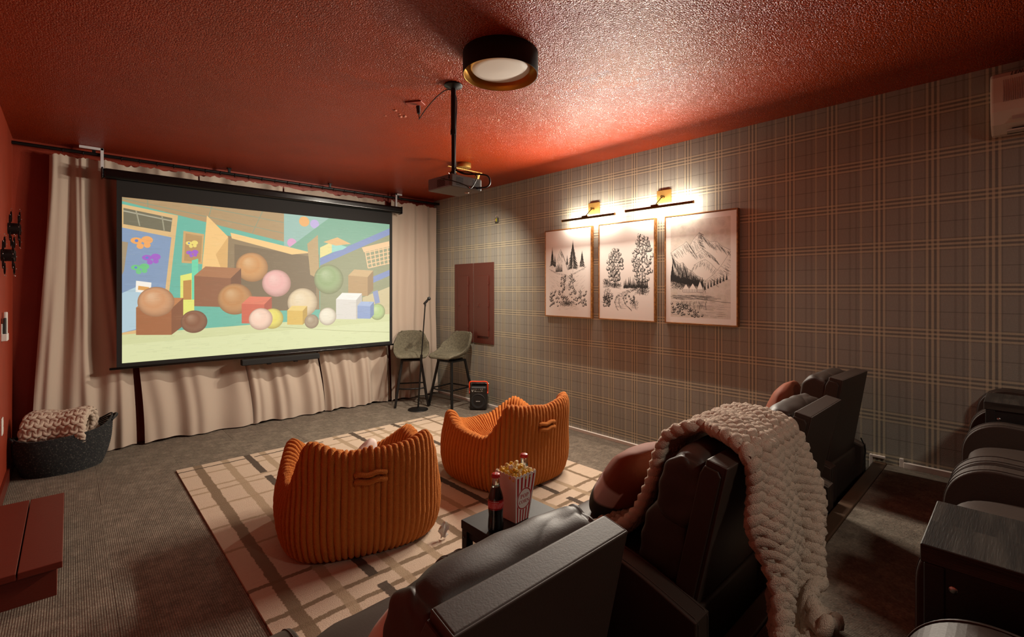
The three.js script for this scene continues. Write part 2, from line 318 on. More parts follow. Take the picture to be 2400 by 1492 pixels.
function leafTree(x, cx, top, base, w) {
  const h = base - top;
  for (let i = 0; i < 5; i++) { ink(x, rr(2, 5), 0.7); stroke(x, [cx + rr(-8, 8), base, cx + rr(-12, 12), base - h * 0.22, cx + rr(-20, 20), base - h * 0.42]); }
  const cl = []; for (let i = 0; i < 130; i++) { const f = rnd(), hw = w / 2 * Math.pow(Math.sin(Math.PI * clamp(0.08 + 0.84 * f)), 0.7) * (0.7 + 0.3 * f); cl.push([cx + rr(-1, 1) * hw, top + h * 0.8 * f, rr(12, 25)]); }
  cl.sort((p, q) => p[1] - q[1]);
  for (const [px, py, r] of cl) clump(x, px, py, r, 34);
}
function clump(x, px, py, r, n) {   // a leafy or stony lump: pale on top, hatched below
  x.fillStyle = 'rgba(233,228,221,0.5)'; x.beginPath(); x.arc(px, py, r * 0.85, 0, 6.3); x.fill();
  for (let k = 0; k < n * 1.9; k++) { const a = rr(-0.8, 2.9), d = r * Math.sqrt(rr(0.25, 1)); ink(x, rr(1.4, 3.4), rr(0.7, 1)); const sx = px + Math.cos(a) * d, sy = py + Math.sin(a) * d; stroke(x, [sx, sy, sx + rr(-4, 4), sy + rr(2, 6)]); }
  ink(x, 1.6, 0.7); for (let k = 0; k < 5; k++) { const a = rr(2.8, 5.9); x.beginPath(); x.arc(px, py, r * rr(0.75, 0.95), a, a + rr(0.3, 0.8)); x.stroke(); }
}
function scrub(x, x0, x1, y0, y1, n, len = 12) { for (let i = 0; i < n * 1.6; i++) { const gs = () => rnd() + rnd() - 1, px = (x0 + x1) / 2 + gs() * (x1 - x0) * 0.62, py = (y0 + y1) / 2 + gs() * (y1 - y0) * 0.62; ink(x, rr(1.2, 3.6), rr(0.5, 1)); const a = rr(-2.6, -0.5); stroke(x, [px, py, px + Math.cos(a) * rr(4, len), py + Math.sin(a) * rr(4, len)]); } }
function slope(x, pts, len, dx, dy, n, a = 0.7) {   // ridge line with hatching below it
  ink(x, 2.2, a + 0.1); stroke(x, pts);
  for (let k = 0; k < pts.length - 2; k += 2) for (let i = 0; i < n; i++) { const f = rnd(), px = lerp(pts[k], pts[k + 2], f), py = lerp(pts[k + 1], pts[k + 3], f), q = rr(0.2, 1) * len, o = rr(0, len * 0.7); ink(x, rr(0.9, 2.6), rr(0.35, Math.min(1, a + 0.2))); stroke(x, [px + dx * o, py + dy * o, px + dx * (o + q * 0.6) + rr(-3, 3), py + dy * (o + q * 0.6)]); }
}
function paper(x, w, h, c = '#e9e4dd', m = 0.085, tint = null) {
  x.fillStyle = c; x.fillRect(0, 0, w, h);
  if (tint) { x.fillStyle = tint; x.fillRect(w * m, h * 0.06, w * (1 - 2 * m), h * 0.88); for (let i = 0; i < 900; i++) { x.fillStyle = `rgba(120,108,92,${rr(0.01, 0.05)})`; const r = rr(4, 40); x.beginPath(); x.arc(rr(w * m, w * (1 - m)), rr(h * 0.06, h * 0.94), r, 0, 6.3); x.fill(); } x.fillStyle = c; x.fillRect(0, 0, w * m, h); x.fillRect(w * (1 - m), 0, w * m, h); x.fillRect(0, 0, w, h * 0.06); x.fillRect(0, h * 0.94, w, h * 0.06); }
}
const W = 720, Hh = 1072;
const art1 = canvasTex(W, Hh, (x, w, h) => {
  paper(x, w, h); const S = (a, b) => [a * w, b * h];
  slope(x, [...S(0.26, 0.38), ...S(0.31, 0.28), ...S(0.36, 0.23), ...S(0.41, 0.29), ...S(0.46, 0.37)], 90, 0.35, 1, 22, 0.5);
  slope(x, [...S(0.36, 0.23), ...S(0.38, 0.34), ...S(0.34, 0.42)], 40, 0.5, 0.7, 18, 0.4);
  for (let i = 0; i < 5; i++) pine(x, w * (0.26 + 0.03 * i), h * (0.40 + rr(-0.02, 0.02)), h * 0.49, 26, 0.7);
  pine(x, w * 0.17, h * 0.2, h * 0.44, 84); pine(x, w * 0.23, h * 0.29, h * 0.44, 44, 0.6); pine(x, w * 0.62, h * 0.14, h * 0.50, 190, 0.95); pine(x, w * 0.81, h * 0.26, h * 0.46, 96); pine(x, w * 0.5, h * 0.3, h * 0.42, 40, 0.5);
  slope(x, [...S(0.10, 0.45), ...S(0.3, 0.50), ...S(0.48, 0.52)], 50, 0.7, 0.6, 26, 0.5); slope(x, [...S(0.9, 0.44), ...S(0.7, 0.49), ...S(0.55, 0.53)], 50, -0.7, 0.6, 26, 0.5);
  for (const [a, b, c, d] of [[0.36, 0.46, 0.53, 0.62], [0.54, 0.66, 0.52, 0.62], [0.36, 0.44, 0.62, 0.72], [0.54, 0.66, 0.63, 0.74]]) for (let i = 0; i < 12; i++) clump(x, w * rr(a, b), h * lerp(c, d, i / 12), rr(10, 20), 26);
  for (const [a, b, c] of [[0.5, 0.53, 0.60], [0.49, 0.63, 0.70], [0.40, 0.73, 0.78], [0.58, 0.73, 0.78]]) for (let i = 0; i < 14; i++) { ink(x, 1.2, 0.4); const q = w * (a + rr(-0.05, 0.05)); stroke(x, [q, h * b, q + rr(-3, 3), h * (c - rr(0, 0.03))]); }
  for (let i = 0; i < 40; i++) { ink(x, 1.4, 0.35); const a = rr(0.12, 0.36), b = rr(0.52, 0.76); stroke(x, [...S(a, b), ...S(a + 0.05, b + rr(0.01, 0.03))]); stroke(x, [...S(1 - a, b), ...S(0.95 - a, b + rr(0.01, 0.03))]); }
  for (let i = 0; i < 34; i++) { const f = i / 34; clump(x, w * rr(0.1, 0.34), h * lerp(0.7, 0.88, f), rr(8, 18), 24); clump(x, w * rr(0.66, 0.9), h * lerp(0.7, 0.86, f), rr(8, 18), 24); if (i < 20) clump(x, w * rr(0.3, 0.7), h * lerp(0.76, 0.83, f), rr(7, 14), 20); } scrub(x, w * 0.36, w * 0.64, h * 0.82, h * 0.88, 160, 34);
  for (let i = 0; i < 60; i++) { ink(x, 1.2, 0.35); const a = rr(0.3, 0.7), b = rr(0.84, 0.92); stroke(x, [...S(a, b), ...S(a + rr(0.02, 0.07), b)]); }
});
const art2 = canvasTex(W, Hh, (x, w, h) => {
  paper(x, w, h); const S = (a, b) => [a * w, b * h];
  for (let i = 0; i < 16; i++) pine(x, w * (0.48 + 0.026 * i), h * (0.58 + rr(-0.03, 0.03)), h * 0.68, 30, 0.85);
  scrub(x, w * 0.09, w * 0.24, h * 0.58, h * 0.66, 160, 18);
  leafTree(x, w * 0.31, h * 0.27, h * 0.67, w * 0.33); leafTree(x, w * 0.79, h * 0.15, h * 0.73, w * 0.4);
  scrub(x, w * 0.2, w * 0.42, h * 0.62, h * 0.67, 220, 14); scrub(x, w * 0.68, w * 0.9, h * 0.66, h * 0.74, 240, 16);
  ink(x, 2.4, 0.7); stroke(x, [...S(0.09, 0.66), ...S(0.25, 0.66), ...S(0.42, 0.68)]); stroke(x, [...S(0.09, 0.665), ...S(0.2, 0.675)]);
  for (const [p, q] of [[[0.66, 0.67, 0.45, 0.71, 0.33, 0.76, 0.3, 0.82, 0.36, 0.9], 3], [[0.68, 0.675, 0.52, 0.72, 0.45, 0.77, 0.5, 0.84, 0.6, 0.89], 3], [[0.67, 0.67, 0.48, 0.715, 0.38, 0.77, 0.37, 0.82, 0.42, 0.88], 1.5]]) {
    for (let k = 0; k + 3 < p.length; k += 2) for (let i = 0; i < 14; i++) { const f = i / 14; ink(x, rr(1, 2 * q), rr(0.4, 0.9)); const a = lerp(p[k], p[k + 2], f), b = lerp(p[k + 1], p[k + 3], f); stroke(x, [...S(a + rr(-0.008, 0.008), b), ...S(a + rr(0.01, 0.03), b + rr(0.004, 0.014))]); }
  }
  for (let i = 0; i < 90; i++) { ink(x, 1.2, 0.4); const b = rr(0.72, 0.88), a = lerp(0.4, 0.36, (b - 0.7) / 0.2) + rr(-0.06, 0.12); stroke(x, [...S(a, b), ...S(a + 0.04, b + 0.004)]); }
  for (let i = 0; i < 30; i++) clump(x, w * rr(0.09, 0.28 - 0.003 * i), h * lerp(0.75, 0.86, i / 30), rr(7, 16), 26); for (let i = 0; i < 16; i++) clump(x, w * rr(0.5, 0.66), h * lerp(0.74, 0.82, i / 16), rr(6, 12), 20); scrub(x, w * 0.1, w * 0.24, h * 0.7, h * 0.84, 120, 40); scrub(x, w * 0.6, w * 0.72, h * 0.8, h * 0.88, 90, 10);
});
const art3 = canvasTex(W, Hh, (x, w, h) => {
  paper(x, w, h, '#ece7e1', 0.09, '#ddd5ca'); const S = (a, b) => [a * w, b * h];
  x.save(); x.beginPath(); x.rect(w * 0.09, h * 0.06, w * 0.82, h * 0.88); x.clip();
  const main = [...S(0.10, 0.345), ...S(0.2, 0.3), ...S(0.28, 0.275), ...S(0.32, 0.25), ...S(0.37, 0.29), ...S(0.42, 0.235), ...S(0.5, 0.18), ...S(0.56, 0.225), ...S(0.65, 0.27), ...S(0.73, 0.27), ...S(0.8, 0.315), ...S(0.91, 0.35)];
  x.fillStyle = '#e9e3d9'; x.beginPath(); x.moveTo(0, h * 0.6); for (let i = 0; i < main.length; i += 2) x.lineTo(main[i], main[i + 1]); x.lineTo(w, h * 0.6); x.fill();
  slope(x, main, 110, 0.5, 0.8, 26, 0.55);
  slope(x, [...S(0.5, 0.18), ...S(0.48, 0.25), ...S(0.52, 0.32)], 70, 0.8, 0.5, 34, 0.7);
  slope(x, [...S(0.35, 0.33), ...S(0.45, 0.37), ...S(0.55, 0.33), ...S(0.64, 0.37), ...S(0.72, 0.42)], 80, 0.5, 0.8, 28, 0.65);
  slope(x, [...S(0.42, 0.47), ...S(0.5, 0.44), ...S(0.58, 0.42), ...S(0.66, 0.46), ...S(0.74, 0.52)], 70, -0.4, 0.9, 22, 0.5);
  slope(x, [...S(0.91, 0.36), ...S(0.8, 0.47), ...S(0.7, 0.55), ...S(0.6, 0.6)], 120, 0.75, 0.55, 34, 0.5);
  slope(x, [...S(0.09, 0.34), ...S(0.15, 0.41), ...S(0.22, 0.45), ...S(0.27, 0.44), ...S(0.34, 0.5), ...S(0.4, 0.52), ...S(0.46, 0.56), ...S(0.54, 0.585)], 150, 0.25, 1, 60, 0.85);
  for (let i = 0; i < 26; i++) pine(x, w * (0.1 + 0.46 * i / 26), h * (0.5 + 0.1 * i / 26 + rr(-0.02, 0.02)), h * (0.62 + 0.05 * i / 26), 34, 0.95);
  pine(x, w * 0.12, h * 0.42, h * 0.6, 60); for (let i = 0; i < 8; i++) pine(x, w * (0.58 + 0.04 * i), h * (0.63 - 0.012 * i), h * (0.69 - 0.012 * i), 20, 0.8);
  scrub(x, w * 0.09, w * 0.55, h * 0.6, h * 0.68, 700, 16);
  for (const [a, b, s] of [[0.27, 0.36, 0.045], [0.36, 0.46, 0.05], [0.47, 0.55, 0.07]]) {
    x.fillStyle = '#efe9df'; x.beginPath(); x.moveTo(...S(a, 0.71)); x.lineTo(...S(a, 0.68)); x.lineTo(...S((a + b) / 2, 0.68 - s)); x.lineTo(...S(b, 0.68)); x.lineTo(...S(b, 0.71)); x.fill();
    ink(x, 2, 0.9); stroke(x, [...S(a, 0.71), ...S(a, 0.68), ...S((a + b) / 2, 0.68 - s), ...S(b, 0.68), ...S(b, 0.71), ...S(a, 0.71)]); for (let i = 0; i < 8; i++) stroke(x, [...S(lerp(a, b, i / 8), 0.683), ...S(lerp(a, b, i / 8), 0.708)]);
  }
  for (let i = 0; i < 60; i++) { ink(x, rr(1, 3), rr(0.4, 0.9)); const b = rr(0.735, 0.775), a = rr(0.09, 0.6); stroke(x, [...S(a, b), ...S(a + rr(0.05, 0.2), b + 0.006)]); }
  ink(x, 3, 0.85); stroke(x, [...S(0.09, 0.75), ...S(0.3, 0.755), ...S(0.6, 0.78), ...S(0.91, 0.80)]);
  for (let i = 0; i < 120; i++) { ink(x, 1.3, rr(0.2, 0.6)); const b = rr(0.79, 0.93), a = rr(0.1, 0.8); stroke(x, [...S(a, b), ...S(a + rr(0.04, 0.14), b + 0.002)]); }
  for (let i = 0; i < 70; i++) { ink(x, rr(1.5, 4), rr(0.3, 0.75)); const a = rr(0.25, 0.6), b = rr(0.785, 0.84); stroke(x, [...S(a, b), ...S(a + rr(-0.004, 0.004), b + rr(0.01, 0.04))]); }
  for (let i = 0; i < 60; i++) { const f = i / 60; clump(x, w * rr(0.1, 0.3 + 0.3 * f), h * lerp(0.81, 0.925, f), rr(7, 15), 16); }
  x.restore();
});
function print(z0, z1, t, label) {
  const zc = (z0 + z1) / 2, w = z1 - z0, y0 = 1.158, h = 0.92, d = 0.04, b = 0.01;
  const o = thing('framed_print', label, 'picture', [XR - 0.004 - d / 2 - 0.001, y0, zc], 0, 'framed landscape prints on the plaid wall');
  obj('frame', [rbox(d, h, b, 0, h / 2, -w / 2 + b / 2, 0.002, 1), rbox(d, h, b, 0, h / 2, w / 2 - b / 2, 0.002, 1), rbox(d, b, w - 2 * b, 0, b / 2, 0, 0.002, 1), rbox(d, b, w - 2 * b, 0, h - b / 2, 0, 0.002, 1)], M.oak, o);
  const g = new THREE.BoxGeometry(0.02, h - 2 * b - 0.004, w - 2 * b - 0.004).translate(-0.006, h / 2, 0), p = g.attributes.position, uv = g.attributes.uv;
  for (let i = 0; i < p.count; i++) uv.setXY(i, (p.getZ(i) + w / 2) / w, p.getY(i) / h);
  obj('canvas', g, std(0xffffff, 0.75, { map: t, bumpMap: rep(speck, 3), bumpScale: 0.0002 }), o, true);
}
print(-3.52, -2.893, art1, 'framed ink print of a waterfall below pine trees');
print(-2.808, -2.198, art2, 'framed ink print of a country road between leafy trees');
print(-2.106, -1.49, art3, 'framed ink print of a mountain above cabins and a lake');

// ---------------------------------------------------------------- curtains, rod, screen
function curtain(top, bot, yTop, yBot, z, folds, amp, sd, label, group, extra) {
  const nx = Math.round(folds * 22), ny = 44, hY = yTop - yBot;
  const g = grid(nx, ny, (u, v) => {
    const e = 0.12 * (vnoise(u * folds * 0.9 + sd * 7, v * 1.6, 0, sd) - 0.5), ph = (u + e) * folds * 2 * Math.PI + 1.3 * vnoise(u * folds * 1.3, v * 2.1 + 5, 0, sd + 3);
    const s = Math.sin(ph), f = s * 0.72 + 0.28 * Math.sin(ph * 2.1 + 2 * vnoise(v * 3, u * 4, 0, sd + 5));
    const x = lerp(lerp(top[0], top[1], u), lerp(bot[0], bot[1], u), smooth(0, 1, v)) + 0.3 * amp * Math.cos(ph) * (0.4 + 0.6 * v);
    const pl = amp * (0.55 + 0.65 * v) * f + 0.012 * n3(u * folds * 2, v * 6, sd, sd);
    const y = yTop - hY * v + (v === 0 ? 0.022 * Math.abs(Math.sin(ph * 0.5 + sd)) - 0.022 + 0.01 * n3(u * 40, 0, sd) : 0) + (v === 1 ? 0.004 + 0.016 * Math.max(0, Math.sin(ph * 0.5)) : 0);
    return V(x, y, z + pl + 0.05 * smooth(0.55, 1, v) * (1 - 0.4 * s) + (extra ? extra(u, v) : 0));
  });
  const o = obj('curtain', g, M.linen); return tag(o, label, 'curtain', group);
}
curtain([-0.13, 0.32], [-0.24, 0.46], 2.605, 0.005, -5.60, 2.6, 0.045, 3, 'full height beige linen curtain beside the chunky blanket basket');
const CG = 'beige curtains behind the screen';
curtain([0.31, 0.95], [0.50, 1.43], 2.60, 0.01, -5.625, 2.3, 0.046, 8, 'beige linen curtain behind the screen next to the blanket basket corner', CG);
curtain([0.95, 1.75], [1.41, 2.21], 2.60, 0.01, -5.625, 2.6, 0.046, 12, 'beige linen curtain behind the middle of the sound bar', CG);
curtain([1.75, 3.0], [2.20, 3.06], 2.60, 0.01, -5.625, 3.6, 0.044, 17, 'beige linen curtain behind the screen end above the microphone stand', CG);
curtain([3.05, 3.76], [3.02, 3.74], 2.60, 0.01, -5.585, 2.7, 0.034, 23, 'full height beige linen curtain in the corner behind the bar stools');
{
  const t = thing('curtain_rod', 'black curtain rod just below the ceiling above the screen', 'curtain rod', [XL + 0.003, 2.642, -5.585]), L = XR - XL - 0.012;
  obj('rod', rod(V(0, 0, 0), V(L, 0, 0), 0.014, 16), M.blackMetal, t);
  for (const x of [0.5, 1.55, 2.6, 3.5]) obj('bracket', [rspan(x - 0.012, x + 0.012, 0, 0.056, -0.008, 0.008, 0.002), rspan(x - 0.02, x + 0.02, 0.05, 0.057, -0.02, 0.02, 0.002)], M.blackMetal, t);
  for (let x = 0.3; x < L; x += 0.13) obj('ring', new THREE.TorusGeometry(0.02, 0.0022, 6, 16).rotateY(Math.PI / 2).translate(x, -0.006, 0), M.blackMetal, t);
}
const screenTex = canvasTex(1600, 900, (x, w, h) => {   // a plain generic playroom, no figures
  const poly = (c, ...p) => { x.fillStyle = c; x.beginPath(); x.moveTo(p[0], p[1]); for (let i = 2; i < p.length; i += 2) x.lineTo(p[i], p[i + 1]); x.closePath(); x.fill(); };
  const line = (c, wd, ...p) => { x.strokeStyle = c; x.lineWidth = wd; x.beginPath(); x.moveTo(p[0], p[1]); for (let i = 2; i < p.length; i += 2) x.lineTo(p[i], p[i + 1]); x.stroke(); };
  const disc = (c, a, b, r, s = 1) => { x.fillStyle = c; x.beginPath(); x.ellipse(a, b, r, r * s, 0, 0, 6.3); x.fill(); };
  x.fillStyle = '#57b09a'; x.fillRect(0, 0, w, h);
  poly('#a98a5e', 0, 0, 830, 0, 830, 186, 0, 22); for (const p of [[110, 0, 112, 44], [420, 0, 395, 98], [700, 0, 640, 146], [0, 8, 830, 130], [300, 0, 830, 60]]) line('#7f8f72', 4, ...p);
  poly('#8fb8ac', 830, 0, 1130, 0, 830, 250); disc('#e8a860', 960, 40, 34); disc('#d89ac0', 880, 190, 30); disc('#b8a8d8', 1030, 50, 30);
  poly('#6aa58a', 1130, 0, 1600, 0, 1600, 30, 1067, 290, 830, 250);
  poly('#d9b277', 0, 38, 251, 74, 186, 760, 0, 760); poly('#63614a', 6, 58, 224, 92, 216, 172, 6, 146); line('#a8a48c', 7, 6, 74, 222, 108); line('#9a967c', 6, 60, 66, 76, 150); line('#9a967c', 6, 176, 86, 186, 166);
  poly('#7793b4', 0, 165, 220, 202, 172, 700, 0, 735); poly('#a9c6d2', 0, 520, 90, 470, 120, 700, 0, 735); poly('#9c8a6c', 0, 240, 26, 244, 8, 400, 0, 420);
  const fly = (c, a, b, s) => { disc(c, a - s, b - s * 0.3, s, 0.7); disc(c, a + s * 0.8, b - s * 0.6, s, 0.8); disc(c, a - s * 0.4, b + s * 0.8, s * 0.6); disc(c, a + s * 0.8, b + s * 0.5, s * 0.6); disc('#4a78c8', a - s, b - s * 0.3, s * 0.3); };
  fly('#eda257', 88, 240, 26); fly('#9a52c0', 130, 330, 22); fly('#5fc07a', 80, 386, 21);
  poly('#f2ece0', 60, 452, 128, 462, 124, 522, 58, 514); poly('#d99a4a', 70, 480, 118, 488, 116, 508, 68, 502); poly('#f4efe2', 86, 560, 140, 566, 132, 660, 78, 652); poly('#d8743c', 98, 590, 112, 592, 108, 640, 96, 638);
  poly('#caa064', 277, 160, 380, 172, 370, 350, 268, 346); poly('#b08850', 288, 174, 370, 184, 362, 338, 280, 334); fly('#e9d46a', 320, 235, 16); fly('#9a52c0', 322, 290, 16);
  poly('#dfe06a', 262, 420, 330, 400, 330, 700, 262, 700); poly('#5fd0a4', 318, 330, 350, 318, 350, 560, 318, 560); poly('#b98238', 276, 450, 316, 444, 316, 560, 276, 560);
  // open cardboard carton lying on its side
  poly('#8a7452', 500, 170, 1060, 260, 1064, 640, 495, 640); poly('#6f5c40', 540, 220, 1040, 280, 1040, 640, 540, 640);
  poly('#efc078', 394, 59, 506, 178, 500, 470, 362, 470); poly('#d9a862', 506, 178, 440, 290, 500, 470); poly('#f0c47e', 518, 151, 985, 244, 1003, 250, 880, 268, 525, 186); poly('#b79868', 980, 190, 1052, 123, 1061, 430, 1000, 400);
  // shelf, boxes, basket
  poly('#8a8f6a', 1067, 310, 1600, 70, 1600, 760, 1067, 700); poly('#6f86b8', 1067, 284, 1600, 31, 1600, 80, 1067, 335); poly('#6f86b8', 1300, 470, 1600, 350, 1600, 395, 1300, 520);
  poly('#e3d68a', 1067, 210, 1150, 165, 1150, 240, 1067, 282); poly('#8fd0c0', 1150, 165, 1260, 195, 1230, 215, 1150, 240); poly('#e0b070', 1090, 170, 1190, 130, 1290, 170, 1180, 190);
  poly('#f0bf8c', 1374, 192, 1596, 130, 1600, 170, 1390, 226); for (let i = 0; i < 6; i++) line('#f0bf8c', 8, 1400 + i * 36, 216 - i * 9, 1424 + i * 33, 342 - i * 7); for (let j = 0; j < 5; j++) line('#f0bf8c', 7, 1400 + j * 6, 230 + j * 28, 1600, 178 + j * 30);
  poly('#c9b88a', 1380, 560, 1600, 480, 1600, 740, 1380, 700); poly('#7f90b8', 1460, 520, 1500, 505, 1520, 600, 1480, 610);
  // floor
  poly('#cdd29a', 0, 745, 1600, 690, 1600, 900, 0, 900); poly('#d6dba6', 0, 800, 1600, 745, 1600, 900, 0, 900); line('#a8ac78', 3, 700, 735, 1250, 800, 1600, 830);
  // plain wooden balls, blocks and cylinders heaped in front of the carton
  const ball = (c, a, b, r) => { disc(c, a, b, r); const g = x.createRadialGradient(a - r * 0.3, b - r * 0.4, r * 0.1, a, b, r); g.addColorStop(0, 'rgba(255,250,230,0.28)'); g.addColorStop(0.5, 'rgba(255,250,230,0)'); g.addColorStop(1, 'rgba(50,25,10,0.34)'); x.fillStyle = g; x.beginPath(); x.arc(a, b, r, 0, 6.3); x.fill(); };
  const block = (c1, c2, c3, a, b, s, k = 0.3) => { poly(c1, a, b, a + s, b + s * 0.06, a + s, b + s, a, b + s * 0.94); poly(c2, a, b, a + s * k, b - s * k, a + s * (1 + k), b - s * k * 0.9, a + s, b + s * 0.06); poly(c3, a + s, b + s * 0.06, a + s * (1 + k), b - s * k * 0.9, a + s * (1 + k), b + s * 0.7, a + s, b + s); };
  ball('#c98a4a', 640, 360, 92); ball('#e6a9a2', 785, 460, 88); ball('#86a068', 1130, 430, 104); block('#8a5230', '#a56a40', '#6d3f24', 330, 420, 190, 0.3); ball('#b97c40', 545, 560, 96); block('#b08a58', '#c8a470', '#8f6e44', 1270, 400, 150, 0.3);
  block('#9c5a2c', '#b8743e', '#7e4520', 60, 600, 160, 0.35); ball('#c98c5c', 150, 570, 84); block('#d8d2c8', '#ece8e0', '#bcb6ac', 1180, 570, 150, 0.3); ball('#e0c8a0', 950, 590, 98); ball('#a8c47a', 1500, 670, 62); block('#c8553c', '#dc6e52', '#a8432e', 580, 590, 130, 0.35); ball('#e2d257', 760, 690, 66); ball('#f0c8b0', 690, 690, 70); block('#7f98c4', '#9ab0d4', '#667fa8', 1340, 620, 100, 0.3); ball('#7a4426', 330, 690, 66); ball('#e6dcc4', 1120, 690, 62); block('#d8b04e', '#e6c670', '#b8933c', 850, 640, 100, 0.3); ball('#9a8468', 1010, 720, 48);
  for (let i = 0; i < 2600; i++) { x.fillStyle = `rgba(${rnd() < 0.5 ? '255,255,240' : '40,50,20'},${rr(0.01, 0.045)})`; x.fillRect(rr(0, w), rr(0, h), rr(6, 60), rr(2, 8)); }
});
{
  const X0 = 0.342, X1 = 2.967, Y0 = 0.790, Y1 = 2.270, Zs = -5.46;
  const t = thing('projection_screen', 'pull-down projection screen with black border showing a bright playroom scene', 'projection screen', [(X0 + X1) / 2, 0.735, Zs]);
  const L = (x) => x - (X0 + X1) / 2, Yl = y => y - 0.735;
  obj('case', [rspan(L(0.205), L(3.125), Yl(2.415), Yl(2.505), -0.045, 0.045, 0.028), rspan(L(0.2), L(0.215), Yl(2.412), Yl(2.508), -0.048, 0.048, 0.02), rspan(L(3.115), L(3.13), Yl(2.412), Yl(2.508), -0.048, 0.048, 0.02)], M.blackGloss, t);
  obj('black_border', [span(L(0.305), L(3.005), Yl(Y1), Yl(2.425), -0.003, 0), span(L(0.305), L(X0), Yl(0.755), Yl(Y1), -0.003, 0), span(L(X1), L(3.005), Yl(0.755), Yl(Y1), -0.003, 0), span(L(X0), L(X1), Yl(0.755), Yl(Y0), -0.003, 0)], M.blackCloth, t);
  const g = new THREE.PlaneGeometry(X1 - X0, Y1 - Y0).translate(0, Yl((Y0 + Y1) / 2), 0.0005);
  obj('screen_picture', g, new THREE.MeshPhysicalMaterial({ color: 0x5c5c5a, roughness: 0.9, emissive: 0xffffff, emissiveMap: screenTex, emissiveIntensity: SCREEN_GLOW, side: THREE.DoubleSide }), t, true);
  obj('backing', span(L(0.305), L(3.005), Yl(0.755), Yl(2.42), -0.006, -0.0035), M.blackCloth, t);
  obj('weight_bar', rspan(L(0.255), L(3.05), Yl(0.737), Yl(0.757), -0.012, 0.012, 0.005), M.blackGloss, t);
  for (const s of [-1, 1]) obj('hanging_bracket', [rspan(s < 0 ? L(0.2) : L(3.105), s < 0 ? L(0.222) : L(3.128), Yl(2.50), Yl(2.698), -0.11, -0.092, 0.002), rspan(s < 0 ? L(0.06) : L(3.105), s < 0 ? L(0.222) : L(3.2), Yl(2.676), Yl(2.698), -0.11, -0.092, 0.002), rspan(s < 0 ? L(0.2) : L(3.105), s < 0 ? L(0.222) : L(3.128), Yl(2.485), Yl(2.507), -0.11, 0.0, 0.002)], M.whiteMetal, t);
  const l = new THREE.RectAreaLight(new THREE.Color().setRGB(0.95, 1.0, 0.8), 0.12, X1 - X0, Y1 - Y0); l.name = 'screen_light'; l.position.set((X0 + X1) / 2, (Y0 + Y1) / 2, Zs + 0.01); l.lookAt(l.position.clone().add(V(0, 0, 1)));
  l.quaternion.setFromEuler(new THREE.Euler(0, Math.PI, 0)); scene.add(l);
}
{
  const t = thing('sound_bar', 'long black sound bar below the projection screen', 'sound bar', [1.682, 0.664, -5.455]);
  obj('body', rbox(0.79, 0.062, 0.07, 0, 0.031, 0, 0.012, 3), M.blackCloth, t);
  for (const x of [-0.13, 0.14]) obj('wall_bracket', [rspan(x - 0.02, x + 0.02, -0.012, 0, -0.02, 0.02, 0.003), rspan(x - 0.012, x + 0.012, -0.01, 0.02, -0.25, -0.02, 0.003)], M.blackMetal, t);
}

// ---------------------------------------------------------------- things on the walls
function electricPanel(z0, z1, label) {
  const w = z1 - z0, h = 1.016, t = thing('electric_panel', label, 'electric panel', [XR - 0.004, 0.766, (z0 + z1) / 2], 0, 'painted electric panels');
  obj('cover', rbox(0.012, h, w, -0.006, h / 2, 0, 0.004), M.panelRed, t);
  const d = obj('door', [rbox(0.018, h * 0.75, w * 0.55, -0.018, h * 0.465, 0.0, 0.006)], M.panelRed, t);
  obj('latch', [rbox(0.006, 0.045, 0.045, -0.028, h * 0.475, -w * 0.19, 0.002), rbox(0.006, 0.02, 0.012, -0.032, h * 0.475, -w * 0.19, 0.002)], M.panelRed, d);
  for (const y of [0.2, 0.48, 0.75]) obj('hinge', rod(V(-0.022, h * y - 0.02, w * 0.277), V(-0.022, h * y + 0.02, w * 0.277), 0.007, 8), M.panelRed, d);
  for (const [y, z] of [[0.03, 0.42], [0.52, 0.42], [0.97, 0.42], [0.03, -0.42], [0.97, -0.42]]) obj('screw', new THREE.SphereGeometry(0.007, 8, 6).scale(0.5, 1, 1).translate(-0.012, h * y, w * z), M.panelRed, t);
}
electricPanel(-5.203, -4.812, 'red painted electric panel closer to the corner curtain');
electricPanel(-4.797, -4.403, 'red painted electric panel further from the corner curtain');
{
  const t = thing('wall_sensor', 'small square wall gadget with yellow sticker and loose wire', 'sensor', [XR - 0.004, 2.255, -4.345]);
  obj('housing', rbox(0.022, 0.062, 0.062, -0.011, 0.031, 0, 0.01), std(0x4b4a40, 0.5), t);
  obj('sticker', rbox(0.003, 0.04, 0.018, -0.0232, 0.034, 0.006, 0.001), std(0xb8bd1e, 0.6), t);
  obj('pink_label', rbox(0.003, 0.03, 0.014, -0.0232, 0.034, -0.012, 0.001), std(0xc08a80, 0.6), t);
  obj('wire', tube([V(-0.01, 0.062, -0.01), V(-0.02, 0.085, -0.005), V(-0.012, 0.09, 0.012), V(-0.002, 0.078, 0.014)], 0.0018, 20, 6), M.white, t);
}
